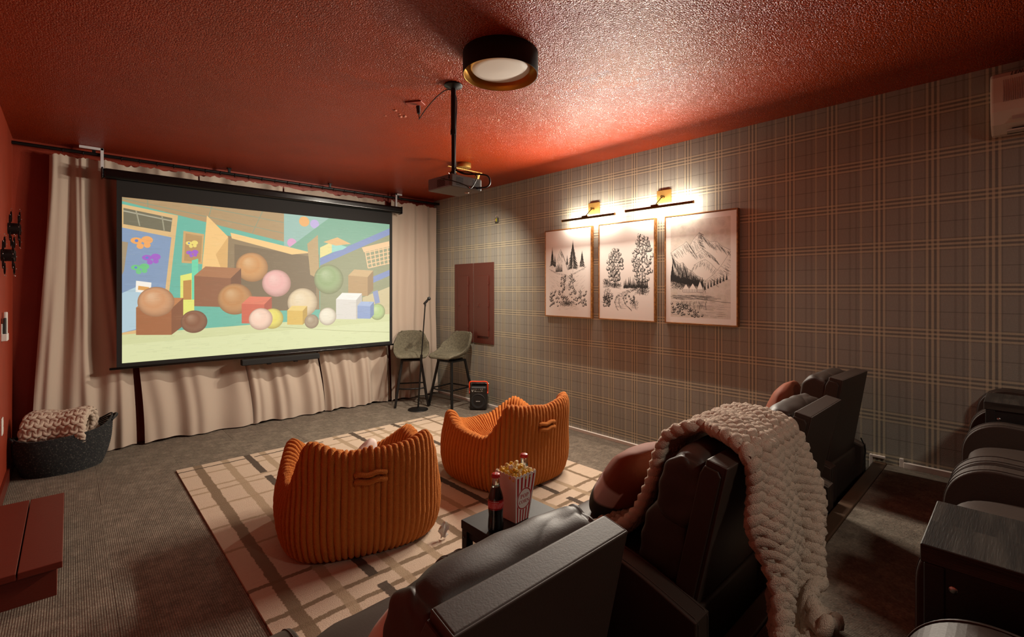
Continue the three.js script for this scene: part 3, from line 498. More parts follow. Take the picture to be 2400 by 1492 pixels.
{ // wall air conditioner
  const t = thing('air_conditioner', 'white wall mounted air conditioner just below the ceiling', 'air conditioner', [XR - 0.004, 2.30, -0.115]), L = 0.86;
  const prof = [[0, 0.0], [-0.05, 0.0], [-0.14, 0.035], [-0.188, 0.095], [-0.2, 0.14], [-0.205, 0.27], [-0.195, 0.29], [-0.17, 0.3], [0, 0.305]];
  obj('body', extrude(prof, L, 0.012, 3).translate(0, 0, L / 2), std(0xd8cdbf, 0.4), t);
  obj('front_grille', Array.from({ length: 96 }, (_, k) => box(0.003, 0.115, 0.004, -0.2035, 0.195, 0.05 + k * 0.008)), std(0xb5a097, 0.5), t);
  obj('outlet_flap', bar(V(-0.075, 0.004, 0.06), V(-0.075, 0.004, L - 0.06), 0.085, 0.008).translate(0, 0, 0), std(0xcabfb3, 0.45), t);
  obj('lower_panel', rbox(0.003, 0.07, L - 0.16, 0, 0, 0, 0.001).rotateZ(-0.75).translate(-0.163, 0.067, L / 2), std(0xc4b8ac, 0.45), t);
  obj('vent_slot', box(0.008, 0.006, L - 0.16, -0.1, 0.014, L / 2), M.blackPlastic, t);
  obj('top_intake', rspan(-0.16, -0.02, 0.3, 0.312, 0.12, L - 0.06, 0.004), std(0xbfb2a6, 0.5), t);
  const logo = text('LENNOX', 0.017, 0.001).applyMatrix4(new THREE.Matrix4().set(1, 0.35, 0, 0, 0, 1, 0, 0, 0, 0, 1, 0, 0, 0, 0, 1)).applyMatrix4(new THREE.Matrix4().makeBasis(V(0, 0, 1), V(0, 1, 0), V(-1, 0, 0))).translate(-0.206, 0.278, 0.125);
  obj('logo', logo, std(0x3a332f, 0.5), t);
}
function reel(z, y, R, label) {
  const t = thing('film_reel', label, 'film reel', [XL, y, z], 0, 'black film reel wall ornaments');
  const disc = () => { const s = new THREE.Shape(); s.absarc(0, 0, R, 0, 6.2832); for (let k = 0; k < 5; k++) { const a = k / 5 * 6.2832, h = new THREE.Path(); h.absarc(Math.cos(a) * R * 0.6, Math.sin(a) * R * 0.6, R * 0.25, 0, 6.2832, true); s.holes.push(h); } return extrude(s, 0.006, 0.0015, 1).rotateY(Math.PI / 2); };
  obj('flange', disc().translate(0.016, 0, 0), M.blackGloss, t); obj('flange', disc().translate(0.062, 0, 0), M.blackGloss, t);
  obj('hub', [rod(V(0.0, 0, 0), V(0.066, 0, 0), R * 0.26, 24), rod(V(0.064, 0, 0), V(0.07, 0, 0), R * 0.1, 16)], M.blackMetal, t);
  for (const fx of [0.02, 0.0665]) for (let k = 0; k < 10; k++) { const a = k / 10 * 6.2832 + 0.3; obj('rivet', new THREE.SphereGeometry(0.0045, 8, 6).scale(0.5, 1, 1).translate(fx, Math.cos(a) * R * 0.93, Math.sin(a) * R * 0.93), M.chrome, t); }
}
reel(-5.28, 1.915, 0.165, 'black film reel ornament on red wall, higher one by the curtain');
reel(-4.78, 1.685, 0.16, 'black film reel ornament on red wall, lower one further from the curtain');
{
  const t = thing('remote_holder', 'white wall holder with two remotes on the red wall', 'remote holder', [XL, 1.09, -4.84]);
  obj('cradle', [rspan(0, 0.006, 0.0, 0.12, -0.06, 0.05, 0.002), rspan(0, 0.03, 0, 0.05, -0.06, 0.05, 0.004)], M.plastic, t);
  obj('remote', rspan(0.008, 0.026, 0.012, 0.2, -0.05, -0.01, 0.005), M.plastic, t); obj('remote', rspan(0.008, 0.024, 0.012, 0.16, 0.0, 0.04, 0.005), std(0x2a2a2a, 0.5), t);
  const o = thing('outlet_plate', 'white outlet plate low on the red wall by the basket', 'outlet', [XL, 0.44, -4.82]);
  obj('plate', rspan(0, 0.007, 0, 0.118, -0.037, 0.037, 0.003), M.plastic, o);
  obj('socket', [rspan(0.006, 0.009, 0.018, 0.052, -0.016, 0.016, 0.003), rspan(0.006, 0.009, 0.066, 0.1, -0.016, 0.016, 0.003)], M.plastic, o);
}
{ // red painted step against the left wall
  const t = thing('step', 'low red painted wooden step of two boards by the wall', 'step', [XL + 0.016, 0, -3.6]);
  obj('board', rspan(0.001, 0.152, 0.138, 0.17, -0.515, 0.515, 0.003), M.redWood, t); obj('board', rspan(0.157, 0.305, 0.138, 0.17, -0.515, 0.515, 0.003), M.redWood, t);
  obj('riser', [rspan(0.0, 0.285, 0, 0.138, 0.462, 0.48, 0.002), rspan(0.267, 0.285, 0, 0.138, -0.48, 0.462, 0.002), rspan(0.0, 0.267, 0, 0.138, -0.48, -0.462, 0.002)], M.redWood, t);
}

// ---------------------------------------------------------------- ceiling fixtures
function drumLight(x, z, label, lit) {
  const R = 0.2, t = thing('ceiling_light', label, 'ceiling light', [x, 2.587, z]);
  obj('drum', lathe([[R - 0.004, 0], [R, 0.002], [R, 0.113], [0.02, 0.113]], 64), M.blackCloth, t);
  obj('gold_lining', lathe([[R - 0.0045, 0.001], [R - 0.006, 0.003], [R - 0.006, 0.1], [0.02, 0.1]], 64), M.gold, t);
  obj('diffuser', lathe([[0, 0.022], [0.12, 0.024], [0.15, 0.028], [0.158, 0.036], [0.158, 0.095]], 64), lit ? std(0xd8d0c6, 0.45, { emissive: LAMP, emissiveIntensity: 1 }) : std(0xd8d0c6, 0.45), t);
  if (lit) { const l = new THREE.RectAreaLight(LAMP, UNSEEN_REAR, 0.26, 0.26); l.name = 'unseen_drum_light'; l.position.set(x, 2.6, z); l.rotation.x = -Math.PI / 2; scene.add(l); }
}
drumLight(1.68, -1.893, 'round flush ceiling light with black drum and gold inside near the projector pole', false);
drumLight(1.68, 1.15, 'unseen round ceiling light above the platform seats, placed to light the back of the throw', true);  // out of view, placed to light the throw's back, bean bags and drinks
{
  const px = 1.72, pz = -2.372, t = thing('projector_mount', 'black telescopic pole holding the projector from the ceiling', 'projector mount', [px, 2.126, pz]);
  obj('flange', lathe([[0, 0.55], [0.02, 0.55], [0.024, 0.556], [0.055, 0.564], [0.056, 0.573], [0, 0.574]], 32), M.blackMetal, t);
  obj('pole', [rod(V(0, 0.29, 0), V(0, 0.56, 0), 0.0155, 20), rod(V(0, 0.27, 0), V(0, 0.3, 0), 0.018, 20)], M.blackMetal, t);
  obj('inner_pole', rod(V(0, 0.03, 0), V(0, 0.3, 0), 0.012, 20), M.blackMetal, t);
  obj('swivel', [rbox(0.03, 0.045, 0.018, 0, 0.025, 0, 0.004), rod(V(-0.022, 0.03, 0), V(0.022, 0.03, 0), 0.008, 12), rbox(0.09, 0.006, 0.09, 0, 0.003, 0, 0.002)], M.blackMetal, t);
  const p = thing('projector', 'small grey projector hanging from the ceiling pole', 'projector', [1.735, 2.05, -2.378], 0.03);
  const grey = std(0x6a6763, 0.5, { bumpMap: rep(speck, 10), bumpScale: 0.0002 });
  obj('body', rbox(0.236, 0.075, 0.236, 0, 0.0375, 0, 0.01, 3), grey, p);
  obj('side_fin', Array.from({ length: 15 }, (_, k) => rbox(0.003, 0.0022, 0.2, -0.1185, 0.006 + k * 0.0045, 0, 0.0008, 1)), std(0x8f93a4, 0.4), p);  // bluish light from the screen is painted into the fin colour
  obj('side_vent', Array.from({ length: 10 }, (_, k) => box(0.0036, 0.0022, 0.075, -0.119, 0.013 + k * 0.0045, 0.02)), M.blackPlastic, p);
  for (const x of [-0.055, 0.07]) obj('rear_vent', Array.from({ length: 10 }, (_, k) => box(0.05, 0.002, 0.003, x, 0.014 + k * 0.005, 0.1178)), M.blackPlastic, p);
  obj('port', [rbox(0.016, 0.007, 0.004, 0.045, 0.014, 0.1178, 0.001), rbox(0.02, 0.008, 0.004, 0.082, 0.014, 0.1178, 0.001), rbox(0.028, 0.02, 0.004, -0.11, 0.055, 0.1, 0.002)], M.blackGloss, p);
  obj('foot', new THREE.TorusGeometry(0.011, 0.0035, 8, 24).rotateX(Math.PI / 2).translate(0.07, -0.001, 0.03), M.white, p);
  obj('status_light', new THREE.SphereGeometry(0.003, 8, 6).translate(0.02, 0.008, 0.118), std(0xff4020, 0.4, { emissive: 0xff4020, emissiveIntensity: 0.6 }), p);
  obj('lens', [rod(V(0.045, 0.037, -0.116), V(0.045, 0.037, -0.128), 0.026, 24)], M.blackGloss, p);
  const c = thing('projector_cable', 'black power and video cables looped around the projector', 'cable', [1.72, 2.126, -2.372]);
  obj('video_cable', tube([V(0.0, 0.05, 0.02), V(0.05, 0.03, 0.05), V(0.12, 0.03, 0.1), V(0.165, 0.02, 0.13), V(0.175, -0.02, 0.14), V(0.15, -0.05, 0.135), V(0.1, -0.06, 0.118)], 0.0055, 60), M.blackPlastic, c);
  obj('video_plug', rod(V(0.118, -0.058, 0.122), V(0.095, -0.062, 0.112), 0.0075, 10), std(0x14264a, 0.4), c);
  obj('power_cable', tube([V(-0.11, -0.012, 0.03), V(-0.125, -0.03, 0.06), V(-0.1, -0.05, 0.13), V(-0.03, -0.07, 0.16), V(0.0, -0.085, 0.165), V(0.03, -0.06, 0.16), V(0.07, 0.0, 0.14), V(0.05, 0.03, 0.1), V(0.02, 0.045, 0.03), V(0.012, 0.09, 0.005), V(0.012, 0.3, 0.008), V(0.014, 0.5, 0.01), V(-0.01, 0.555, -0.04), V(-0.03, 0.535, -0.13), V(-0.02, 0.5, -0.27), V(0.0, 0.47, -0.385), V(0.008, 0.478, -0.4), V(0.006, 0.52, -0.405)], 0.0032, 160), M.blackPlastic, c);
  obj('power_plug', rod(V(0.006, 0.51, -0.405), V(0.004, 0.56, -0.408), 0.011, 12, 0.015), M.blackPlastic, c);
  const o = thing('ceiling_outlet', 'red painted outlet plate on the ceiling beside the projector pole', 'outlet', [1.70, CH - 0.007, -2.78], 0.6);
  obj('plate', rbox(0.075, 0.007, 0.118, 0, 0.0035, 0, 0.003), M.redPaint, o);
}
{
  const t = thing('brass_spot_bar', 'brass ceiling spot bar with round canopy behind the projector', 'ceiling light', [2.87, CH - 0.047, -3.78]);
  obj('canopy', lathe([[0, 0.0], [0.066, 0.0], [0.07, 0.003], [0.07, 0.047], [0, 0.047]], 40), M.brass, t);
  for (const x of [-0.025, 0.0, 0.025]) obj('stud', rod(V(x, 0, 0), V(x, -0.024, 0), 0.005, 10), M.brass, t);
  obj('bar', rbox(0.42, 0.007, 0.02, -0.015, -0.027, 0.04, 0.002), M.brass, t);
  const aim = [V(1.3, 0.6, -5.5), V(3.3, 0.4, -5.3)];
  [-0.15, 0.14].forEach((x, i) => {
    obj('stem', rod(V(x, -0.027, 0.04), V(x, -0.055, 0.04), 0.006, 10), M.brass, t);
    const o = V(2.87 + x, CH - 0.047 - 0.06, -3.74), d = aim[i].clone().sub(o).normalize(), c = V(x, -0.06, 0.04), at = k => c.clone().addScaledVector(d, k);
    const h = obj('lamp_head', [rod(at(-0.03), at(0.05), 0.024, 24)], M.brass, t);
    obj('light_lens', rod(at(0.05), at(0.052), 0.021, 24), std(0xfff0d8, 0.5, { emissive: LAMP, emissiveIntensity: 5 }), h);
    const l = new THREE.SpotLight(LAMP, SPOT, 0, 1.1, 0.9, 2); l.name = 'spot_bar_light'; l.position.copy(o).addScaledVector(d, 0.06); l.target.position.copy(aim[i]); l.castShadow = true; l.shadow.radius = 1; scene.add(l, l.target);
  });
}

// ---------------------------------------------------------------- bar stools
function stool(x, z, turn, label) {
  const t = thing('bar_stool', label, 'bar stool', [x, 0, z], turn, 'olive bar stools in the corner');   // faces -z
  const prof = s => {  // 0 front edge .. 1 top of the back: y, z, half width, side lift up, side lift forward
    const P = [[0.60, -0.215, 0.16, 0.0, 0], [0.622, -0.2, 0.2, 0.012, 0], [0.625, -0.1, 0.225, 0.035, 0], [0.615, 0.02, 0.232, 0.085, -0.02], [0.618, 0.1, 0.23, 0.125, -0.06], [0.66, 0.165, 0.225, 0.11, -0.10], [0.74, 0.195, 0.213, 0.05, -0.095], [0.83, 0.213, 0.195, 0.0, -0.065], [0.895, 0.224, 0.172, -0.02, -0.04], [0.912, 0.226, 0.15, -0.03, -0.03]];
    const f = s * (P.length - 1), i = Math.min(P.length - 2, f | 0), k = f - i, a = P[Math.max(0, i - 1)], b = P[i], c = P[i + 1], d = P[Math.min(P.length - 1, i + 2)];
    return b.map((_, j) => 0.5 * (2 * b[j] + (c[j] - a[j]) * k + (2 * a[j] - 5 * b[j] + 4 * c[j] - d[j]) * k * k + (3 * b[j] - a[j] - 3 * c[j] + d[j]) * k * k * k));
  };
  const mid = (u, v) => { const [y, zz, w, ly, lz] = prof(v), q = 2 * u - 1, e = Math.abs(q) ** 2.6; return V(q * w * (1 - 0.04 * e), y + ly * e, zz + lz * e); };
  const nrm = (u, v) => { const e = 0.004, a = mid(clamp(u + e), v).sub(mid(clamp(u - e), v)), b = mid(u, clamp(v + e)).sub(mid(u, clamp(v - e))); return b.cross(a).normalize(); };
  const th = 0.019, N = 40, K = 40, edge = (u, v) => Math.pow(Math.max(0, 1 - Math.pow(Math.abs(2 * u - 1), 10)) * Math.max(0, 1 - Math.pow(Math.abs(2 * v - 1), 16)), 0.4);
  const sheet = s => grid(N, K, (u, v) => mid(u, v).addScaledVector(nrm(u, v), s * th * (0.15 + 0.85 * edge(u, v))));
  obj('shell', [sheet(1), sheet(-1)], M.olive, t);
  obj('seat_cushion', softBox(0.36, 0.07, 0.3, { n: 3.2, wr: 0.003, sd: 4 }).translate(0, 0.632, -0.045), M.olive, t);
  obj('piping', tube([0.02, 0.1, 0.25, 0.4, 0.55, 0.7, 0.85, 0.97].flatMap(v => [mid(0.985, v)]), 0.006, 50), M.olive, t);
  obj('piping', tube([0.02, 0.1, 0.25, 0.4, 0.55, 0.7, 0.85, 0.97].flatMap(v => [mid(0.015, v)]), 0.006, 50), M.olive, t);
  obj('swivel_plate', [rbox(0.2, 0.012, 0.2, 0, 0.585, 0, 0.003), rbox(0.26, 0.022, 0.26, 0, 0.566, 0, 0.006)], M.blackMetal, t);
  const top = 0.115, bot = 0.2, at = y => lerp(bot, top, y / 0.566);
  for (const a of [-1, 1]) for (const b of [-1, 1]) obj('leg', bar(V(a * top, 0.57, b * top), V(a * bot, 0.0, b * bot), 0.026, 0.026), M.blackMetal, t);
  const k = at(0.23); for (const [p, q] of [[V(-k, 0.23, k), V(k, 0.23, k)], [V(-k, 0.23, -k), V(-k, 0.23, k)], [V(k, 0.23, -k), V(k, 0.23, k)]]) obj('footrest_bar', bar(p, q, 0.016, 0.016), M.blackMetal, t);
  obj('footrest_bar', tube([V(-k, 0.23, -k), V(-k * 0.6, 0.23, -k - 0.035), V(0, 0.23, -k - 0.05), V(k * 0.6, 0.23, -k - 0.035), V(k, 0.23, -k)], 0.009, 30), M.blackMetal, t);
}
stool(3.17, -5.27, Math.PI - 0.52, 'olive bar stool in front of the curtain behind the microphone stand');
stool(3.49, -4.85, Math.PI / 2 + 0.17, 'olive bar stool in front of the red electric panels');

// ---------------------------------------------------------------- microphone stand and speaker
{
  const t = thing('microphone_stand', 'black microphone stand with a round base', 'microphone stand', [3.065, 0, -4.945]);
  obj('base', lathe([[0, 0], [0.118, 0], [0.12, 0.004], [0.117, 0.012], [0.03, 0.022], [0.016, 0.03], [0, 0.03]], 48), M.blackMetal, t);
  obj('pole', [rod(V(0, 0.02, 0), V(0.03, 0.62, 0.025), 0.0105, 16), rod(V(0.029, 0.6, 0.0245), V(0.032, 0.66, 0.026), 0.0145, 16)], M.blackMetal, t);
  obj('inner_pole', rod(V(0.03, 0.62, 0.025), V(0.065, 1.27, 0.055), 0.0075, 14), M.blackMetal, t);
  obj('clip', [rod(V(0.064, 1.245, 0.054), V(0.067, 1.29, 0.056), 0.011, 14), rod(V(0.06, 1.28, 0.05), V(0.085, 1.31, 0.07), 0.014, 14)], M.blackPlastic, t);
  const m = thing('microphone', 'black handheld microphone in the stand clip', 'microphone', [3.065, 1.29, -4.945]);
  obj('handle', rod(V(0.052, -0.02, 0.042), V(0.092, 0.035, 0.076), 0.0105, 14, 0.013), M.blackPlastic, m);
  obj('head', new THREE.SphereGeometry(0.022, 18, 14).translate(0.1, 0.046, 0.083), std(0x2b2b2b, 0.5, { metalness: 0.5, bumpMap: rep(speck, 8), bumpScale: 0.001 }), m);
}
{
  const t = thing('party_speaker', 'black portable party speaker with an orange carry handle', 'speaker', [3.635, 0, -4.49], -0.78);
  obj('body', rbox(0.205, 0.285, 0.185, 0, 0.145, 0, 0.028, 4), M.blackPlastic, t);
  obj('woofer_ring', [new THREE.TorusGeometry(0.083, 0.0055, 10, 48).translate(0, 0.112, 0.092)], std(0x2c2a28, 0.4), t);
  obj('woofer_cone', lathe([[0, 0.0], [0.05, -0.004], [0.078, 0.004]], 40).rotateX(Math.PI / 2).translate(0, 0.112, 0.094), M.blackCloth, t);
  obj('lettering', text('WEPLEAY', 0.0085).translate(0, 0.112, 0.1), std(0xd8d4cc, 0.5), t);
  obj('control_panel', [rbox(0.17, 0.05, 0.004, 0, 0.238, 0.0922, 0.002)], M.blackGloss, t);
  for (const [x, y, r] of [[-0.045, 0.252, 0.005], [-0.025, 0.252, 0.005], [0.0, 0.25, 0.004], [0.03, 0.252, 0.006], [0.05, 0.254, 0.006]]) obj('button', new THREE.SphereGeometry(r, 10, 8).scale(1, 1, 0.5).translate(x, y, 0.0945), M.chrome, t);
  obj('panel_marking', [text('V', 0.026).translate(-0.068, 0.236, 0.0942), text('LED', 0.009).translate(-0.036, 0.233, 0.0942), text('FX', 0.01).translate(0.045, 0.233, 0.0942), box(0.06, 0.0016, 0.0006, 0.0, 0.226, 0.0944)], std(0xb8b4ac, 0.5), t);
  obj('handle', tube([V(-0.108, 0.2, 0.02), V(-0.11, 0.26, 0.035), V(-0.108, 0.318, 0.045), V(-0.085, 0.338, 0.048), V(0, 0.338, 0.048), V(0.085, 0.338, 0.048), V(0.108, 0.318, 0.045), V(0.11, 0.26, 0.035), V(0.108, 0.2, 0.02)], 0.0085, 70, 10), std(0xe8481a, 0.45), t);
  for (const s of [-1, 1]) obj('handle_pivot', rod(V(s * 0.1, 0.2, 0.02), V(s * 0.116, 0.2, 0.02), 0.016, 20), std(0xe8481a, 0.45), t);
  obj('top_microphone', [rod(V(-0.085, 0.305, 0.01), V(0.08, 0.305, 0.01), 0.02, 20), rod(V(0.08, 0.305, 0.01), V(0.095, 0.305, 0.01), 0.016, 20)], M.blackGloss, t);
  obj('silver_tip', rod(V(0.095, 0.305, 0.01), V(0.122, 0.305, 0.01), 0.01, 16), M.chrome, t);
}

// ---------------------------------------------------------------- basket with a rolled chunky blanket
{
  const t = thing('rope_basket', 'dark coiled rope basket holding a rolled chunky blanket', 'basket', [-0.035, 0, -5.28], 0.12);
  const rows = 26, rings = [];
  for (let k = 0; k < rows; k++) {
    const f = k / (rows - 1), a = lerp(0.235, 0.285, f) + 0.02 * Math.sin(f * 3.1), b = lerp(0.17, 0.205, f) + 0.02 * Math.sin(f * 3.1), y = 0.006 + f * 0.29, pts = [];
    for (let i = 0; i < 64; i++) { const an = i / 64 * 2 * Math.PI, c = Math.cos(an), s = Math.sin(an); pts.push(V(c * a * (1 + 0.06 * f * Math.max(0, c) ** 4), y + f * f * (0.075 * Math.max(0, c) ** 6 + 0.02 * c + 0.03 * Math.max(0, -c) ** 6), s * b)); }
    rings.push(tube(pts, 0.0066, 64, 6, true));
  }
  obj('coil_wall', rings.map((g, k) => { const uv = g.attributes.uv; for (let i = 0; i < uv.count; i++) uv.setXY(i, uv.getX(i) * 5 + hash(k, 8), uv.getY(i) * 0.5 + hash(k, 9)); return g; }), M.rope, t, true);
  obj('base', new THREE.CylinderGeometry(0.23, 0.23, 0.012, 48).scale(1, 1, 0.73).translate(0, 0.008, 0), M.rope, t);
  obj('handle', [tube([V(0.29, 0.345, -0.06), V(0.325, 0.372, -0.03), V(0.333, 0.38, 0.0), V(0.325, 0.372, 0.03), V(0.29, 0.345, 0.06)], 0.011, 30), tube([V(-0.28, 0.29, -0.06), V(-0.3, 0.31, 0), V(-0.28, 0.29, 0.06)], 0.009, 24)], M.rope, t);
  const c0 = V(-0.05, 0.335, -5.275), L = 0.4, ax = V(0.93, 0.02, 0.36).normalize(), up = V(0, 1, 0), sd = ax.clone().cross(up).normalize();
  const roll = (u, v) => { const turns = 2.6, th = v * turns * 2 * Math.PI + 0.6, r = lerp(0.05, 0.135, v); const d = up.clone().multiplyScalar(Math.cos(th)).addScaledVector(sd, Math.sin(th)); return { p: c0.clone().addScaledVector(ax, (u - 0.5) * L * (0.9 + 0.1 * v)).addScaledVector(d, r + 0.008 * Math.sin(u * 9)), n: d }; };
  tag(obj('rolled_blanket', knit(roll, 34, 7, 0.017, 0.007, 12, 0.9, 6), M.yarn), 'rolled cream chunky knit blanket lying in the rope basket', 'blanket');
}

// ---------------------------------------------------------------- rug
{
  const x0 = 0.62, x1 = 3.07, z0 = -4.58, z1 = -1.53, k = 400, w = Math.round((x1 - x0) * k), h = Math.round((z1 - z0) * k);
  const t = canvasTex(w, h, c => {
    c.fillStyle = '#b9a48f'; c.fillRect(0, 0, w, h);
    for (let i = 0; i < 9000; i++) { c.fillStyle = `rgba(${rnd() < 0.5 ? '205,188,168' : '150,128,108'},${rr(0.04, 0.14)})`; c.fillRect(rr(0, w), rr(0, h), rr(6, 34), rr(1, 3)); }
    const band = (vert, pos, width, col, a = 0, b = 1, lean = 0) => {   // woven stripe with a ragged edge
      const L = vert ? h : w; c.fillStyle = col;
      for (let i = a * L; i < b * L; i += 4) { const o = 3 * vnoise(i * 0.05, pos * 9, 0, 2) + 2 * hash(i | 0, pos * 99 | 0), q = (pos + lean * (i / L)) * k + o - 2.5, ww = width * k + 3 * vnoise(i * 0.09, pos * 5, 0, 6) - 1.5; vert ? c.fillRect(q - ww / 2, i, ww, 4.5) : c.fillRect(i, q - ww / 2, 4.5, ww); }
    };
    const brown = 'rgba(110,90,68,0.9)', tan = 'rgba(150,129,103,0.85)', dark = 'rgba(66,53,42,0.94)';
    for (const [z, wd, col] of [[0.235, 0.024, tan], [0.54, 0.024, tan], [0.645, 0.024, tan], [0.925, 0.026, tan], [1.28, 0.026, tan], [1.62, 0.026, tan], [2.08, 0.03, brown], [2.36, 0.032, brown], [2.49, 0.032, brown], [2.8, 0.03, tan]]) band(false, z, wd, col);
    for (const [x, wd, col, ln] of [[0.14, 0.06, brown, -0.02], [0.33, 0.052, tan, -0.01], [0.62, 0.05, tan, 0], [0.83, 0.05, tan, 0], [1.06, 0.05, brown, 0], [1.27, 0.045, tan, 0], [1.6, 0.04, tan, 0], [1.72, 0.045, tan, 0], [2.05, 0.045, tan, 0], [2.28, 0.03, brown, 0]]) band(true, x, wd, col, 0, 1, ln);
    for (const [x, wd] of [[0.5, 0.05], [1.44, 0.05], [1.9, 0.045]]) for (const [a, b] of [[0, 0.17], [0.2, 0.47], [0.5, 0.77], [0.8, 1]]) band(true, x, wd, dark, a, b);
    band(false, 0.09, 0.018, dark, 0, 0.1); for (const [a, b] of [[0.1, 0.2], [0.22, 0.46], [0.5, 0.72], [0.76, 1]]) band(false, 0.09, 0.018, dark, a, b);
  });
  const th = 0.011, g = new THREE.BoxGeometry(x1 - x0, th, z1 - z0, 1, 1, 1), p = g.attributes.position, uv = g.attributes.uv;
  for (let i = 0; i < p.count; i++) uv.setXY(i, p.getX(i) / (x1 - x0) + 0.5, 0.5 - p.getZ(i) / (z1 - z0));
  g.translate((x0 + x1) / 2, 0.001 + th / 2, (z0 + z1) / 2);
  tag(obj('area_rug', g, std(0xffffff, 0.95, { map: t, bumpMap: rep(speck, 14), bumpScale: 0.002, sheen: 0.2 }), null, true), 'cream area rug with uneven brown plaid stripes', 'rug');
}
const RY = 0.012;   // top of the rug

// ---------------------------------------------------------------- bean bag chairs
function beanBag(x, z, turn, sd, label, W = 0.42, D = 0.40, hgt = 1) {
  const t = thing('bean_bag_chair', label, 'bean bag chair', [x, RY, z], turn, 'orange corduroy bean bag chairs');   // faces -z
  const pk = (a, c, w, sharp = 1.3) => { let d = Math.abs(((a - c + Math.PI * 3) % (2 * Math.PI)) - Math.PI); return Math.exp(-Math.pow(d / w, sharp)); };
  const rim = a => hgt * (0.33 + 0.26 * pk(a, 0, 0.9, 7) + 0.085 * (pk(a, 0.76, 0.2) + pk(a, -0.76, 0.2)) + 0.15 * (pk(a, 2.2, 0.42, 1.5) + pk(a, -2.2, 0.42, 1.5)) + 0.05 * (pk(a, 1.4, 0.6, 2) + pk(a, -1.4, 0.6, 2)) + 0.012 * n3(a * 3, sd, 0, sd));
  const sup = a => { const c = Math.cos(a), s = Math.sin(a), n = 3.1, r = Math.pow(Math.abs(c) ** n + Math.abs(s) ** n, -1 / n); return [s * r * W, c * r * D]; };   // a = 0 is the back (+z)
  const NA = 880, NS = 64, arc = [0]; for (let i = 1; i <= NA; i++) { const p = sup((i - 1) / NA * 2 * Math.PI), q = sup(i / NA * 2 * Math.PI); arc.push(arc[i - 1] + Math.hypot(p[0] - q[0], p[1] - q[1])); }
  const ribs = Math.round(arc[NA] / 0.0325);
  const cat = (P, s) => { const f = s * (P.length - 1), i = Math.min(P.length - 2, f | 0), k = f - i, a = P[Math.max(0, i - 1)], b = P[i], c = P[i + 1], d = P[Math.min(P.length - 1, i + 2)]; return [0, 1].map(j => 0.5 * (2 * b[j] + (c[j] - a[j]) * k + (2 * a[j] - 5 * b[j] + 4 * c[j] - d[j]) * k * k + (3 * b[j] - a[j] - 3 * c[j] + d[j]) * k * k * k)); };
  const surf = (u, v) => {
    const a = (u % 1) * 2 * Math.PI, h = rim(a), seat = 0.25, [ox, oz] = sup(a);
    const back = pk(a, 0, 0.9, 4);
    const P = [[0.80, 0.004], [0.93, 0.008], [1.0, 0.05], [1.05, 0.14], [1.06, 0.24], [1.03 + 0.02 * back, lerp(0.24, h, 0.45)], [1.0 + 0.05 * back, h * 0.86], [0.97 + 0.05 * back, h * 0.965], [0.9 + 0.06 * back, h], [0.8 + 0.06 * back, h * 0.95], [0.7 + 0.04 * back, lerp(h, seat, 0.45)], [0.56, seat + 0.02], [0.3, seat], [0.0, seat + 0.02]];
    const [q, y] = cat(P, v), lump = 0.012 * n3(ox * 5 + sd, y * 5, oz * 5, sd + 2);
    return V(ox * q * (1 + lump), Math.max(0.002, y + 0.6 * lump * (v > 0.3 ? 1 : 0)), oz * q * (1 + lump) + 0.03 * back * smooth(0.2, 0.6, y));
  };
  const base = grid(NA, NS, surf, true), p = base.attributes.position, n = base.attributes.normal;
  for (let j = 0; j <= NS; j++) for (let i = 0; i <= NA; i++) {
    const k = j * (NA + 1) + i, v = j / NS, f = (arc[i] / arc[NA] * ribs + 0.12 * n3(i * 0.01, v * 3, sd)) % 1, w = 2 * (f < 0 ? f + 1 : f) - 1;
    const fade = smooth(1.0, 0.82, v), y = p.getY(k), d = (0.018 * Math.sqrt(Math.max(0, 1 - w * w * 0.985)) - 0.018 + 0.0022 * n3(i * 0.11, v * 60, sd, 9)) * fade * (0.85 + 0.3 * hash(Math.floor(arc[i] / arc[NA] * ribs), sd | 0));
    p.setXYZ(k, p.getX(k) + n.getX(k) * d, Math.max(0.001, y + n.getY(k) * d), p.getZ(k) + n.getZ(k) * d);
  }
  base.computeVertexNormals();
  obj('body', base, M.plush, t);
  const hz = surf(0.03, 0.45).z, hy = 0.44 * hgt, zAt = xx => { let best = 0, bd = 9; for (let v = 0.3; v < 0.6; v += 0.01) { const q = surf(Math.atan2(xx / W, 1) / (2 * Math.PI) + 1, v); const dd = Math.abs(q.y - hy); if (dd < bd) { bd = dd; best = q.z; } } return best; };
  for (const [dy, off] of [[0.024, 0.012], [-0.014, 0.014]]) {
    const pts = []; for (let i = 0; i <= 8; i++) { const xx = -0.02 + lerp(-0.085, 0.085, i / 8); pts.push(V(xx, hy + dy + 0.004 * Math.sin(i * 1.4), zAt(xx) + off * Math.sin(Math.PI * i / 8) ** 0.5 - 0.002)); }
    obj('handle', [sweep(new THREE.CatmullRomCurve3(pts).getPoints(40), 0.0145, 10)], M.plush, t);
  }
  return { t, surf };
}
const foil = std(0xd8d4d0, 0.3, { metalness: 0.25 });
{
  const a = beanBag(1.30, -2.77, -0.27, 2, 'orange ribbed plush bean bag chair holding a small white cushion', 0.44, 0.42, 1.02);
  const tagGeo = (x, y, z, s) => grid(8, 12, (u, v) => V(x + s * (u - 0.5) * 0.05 + 0.008 * Math.sin(v * 9 + u * 5), y + 0.085 * (1 - v), z + 0.012 * Math.sin(u * 11 + v * 7)));
  obj('care_tag', tagGeo(0.40, 0.012, 0.41, 1), foil, a.t);
  const b = beanBag(2.53, -2.80, 0.03, 5, 'orange ribbed plush bean bag chair closer to the plaid wall', 0.43, 0.42, 1.02);
  obj('care_tag', tagGeo(0.46, 0.01, 0.2, 1), foil, b.t);
}

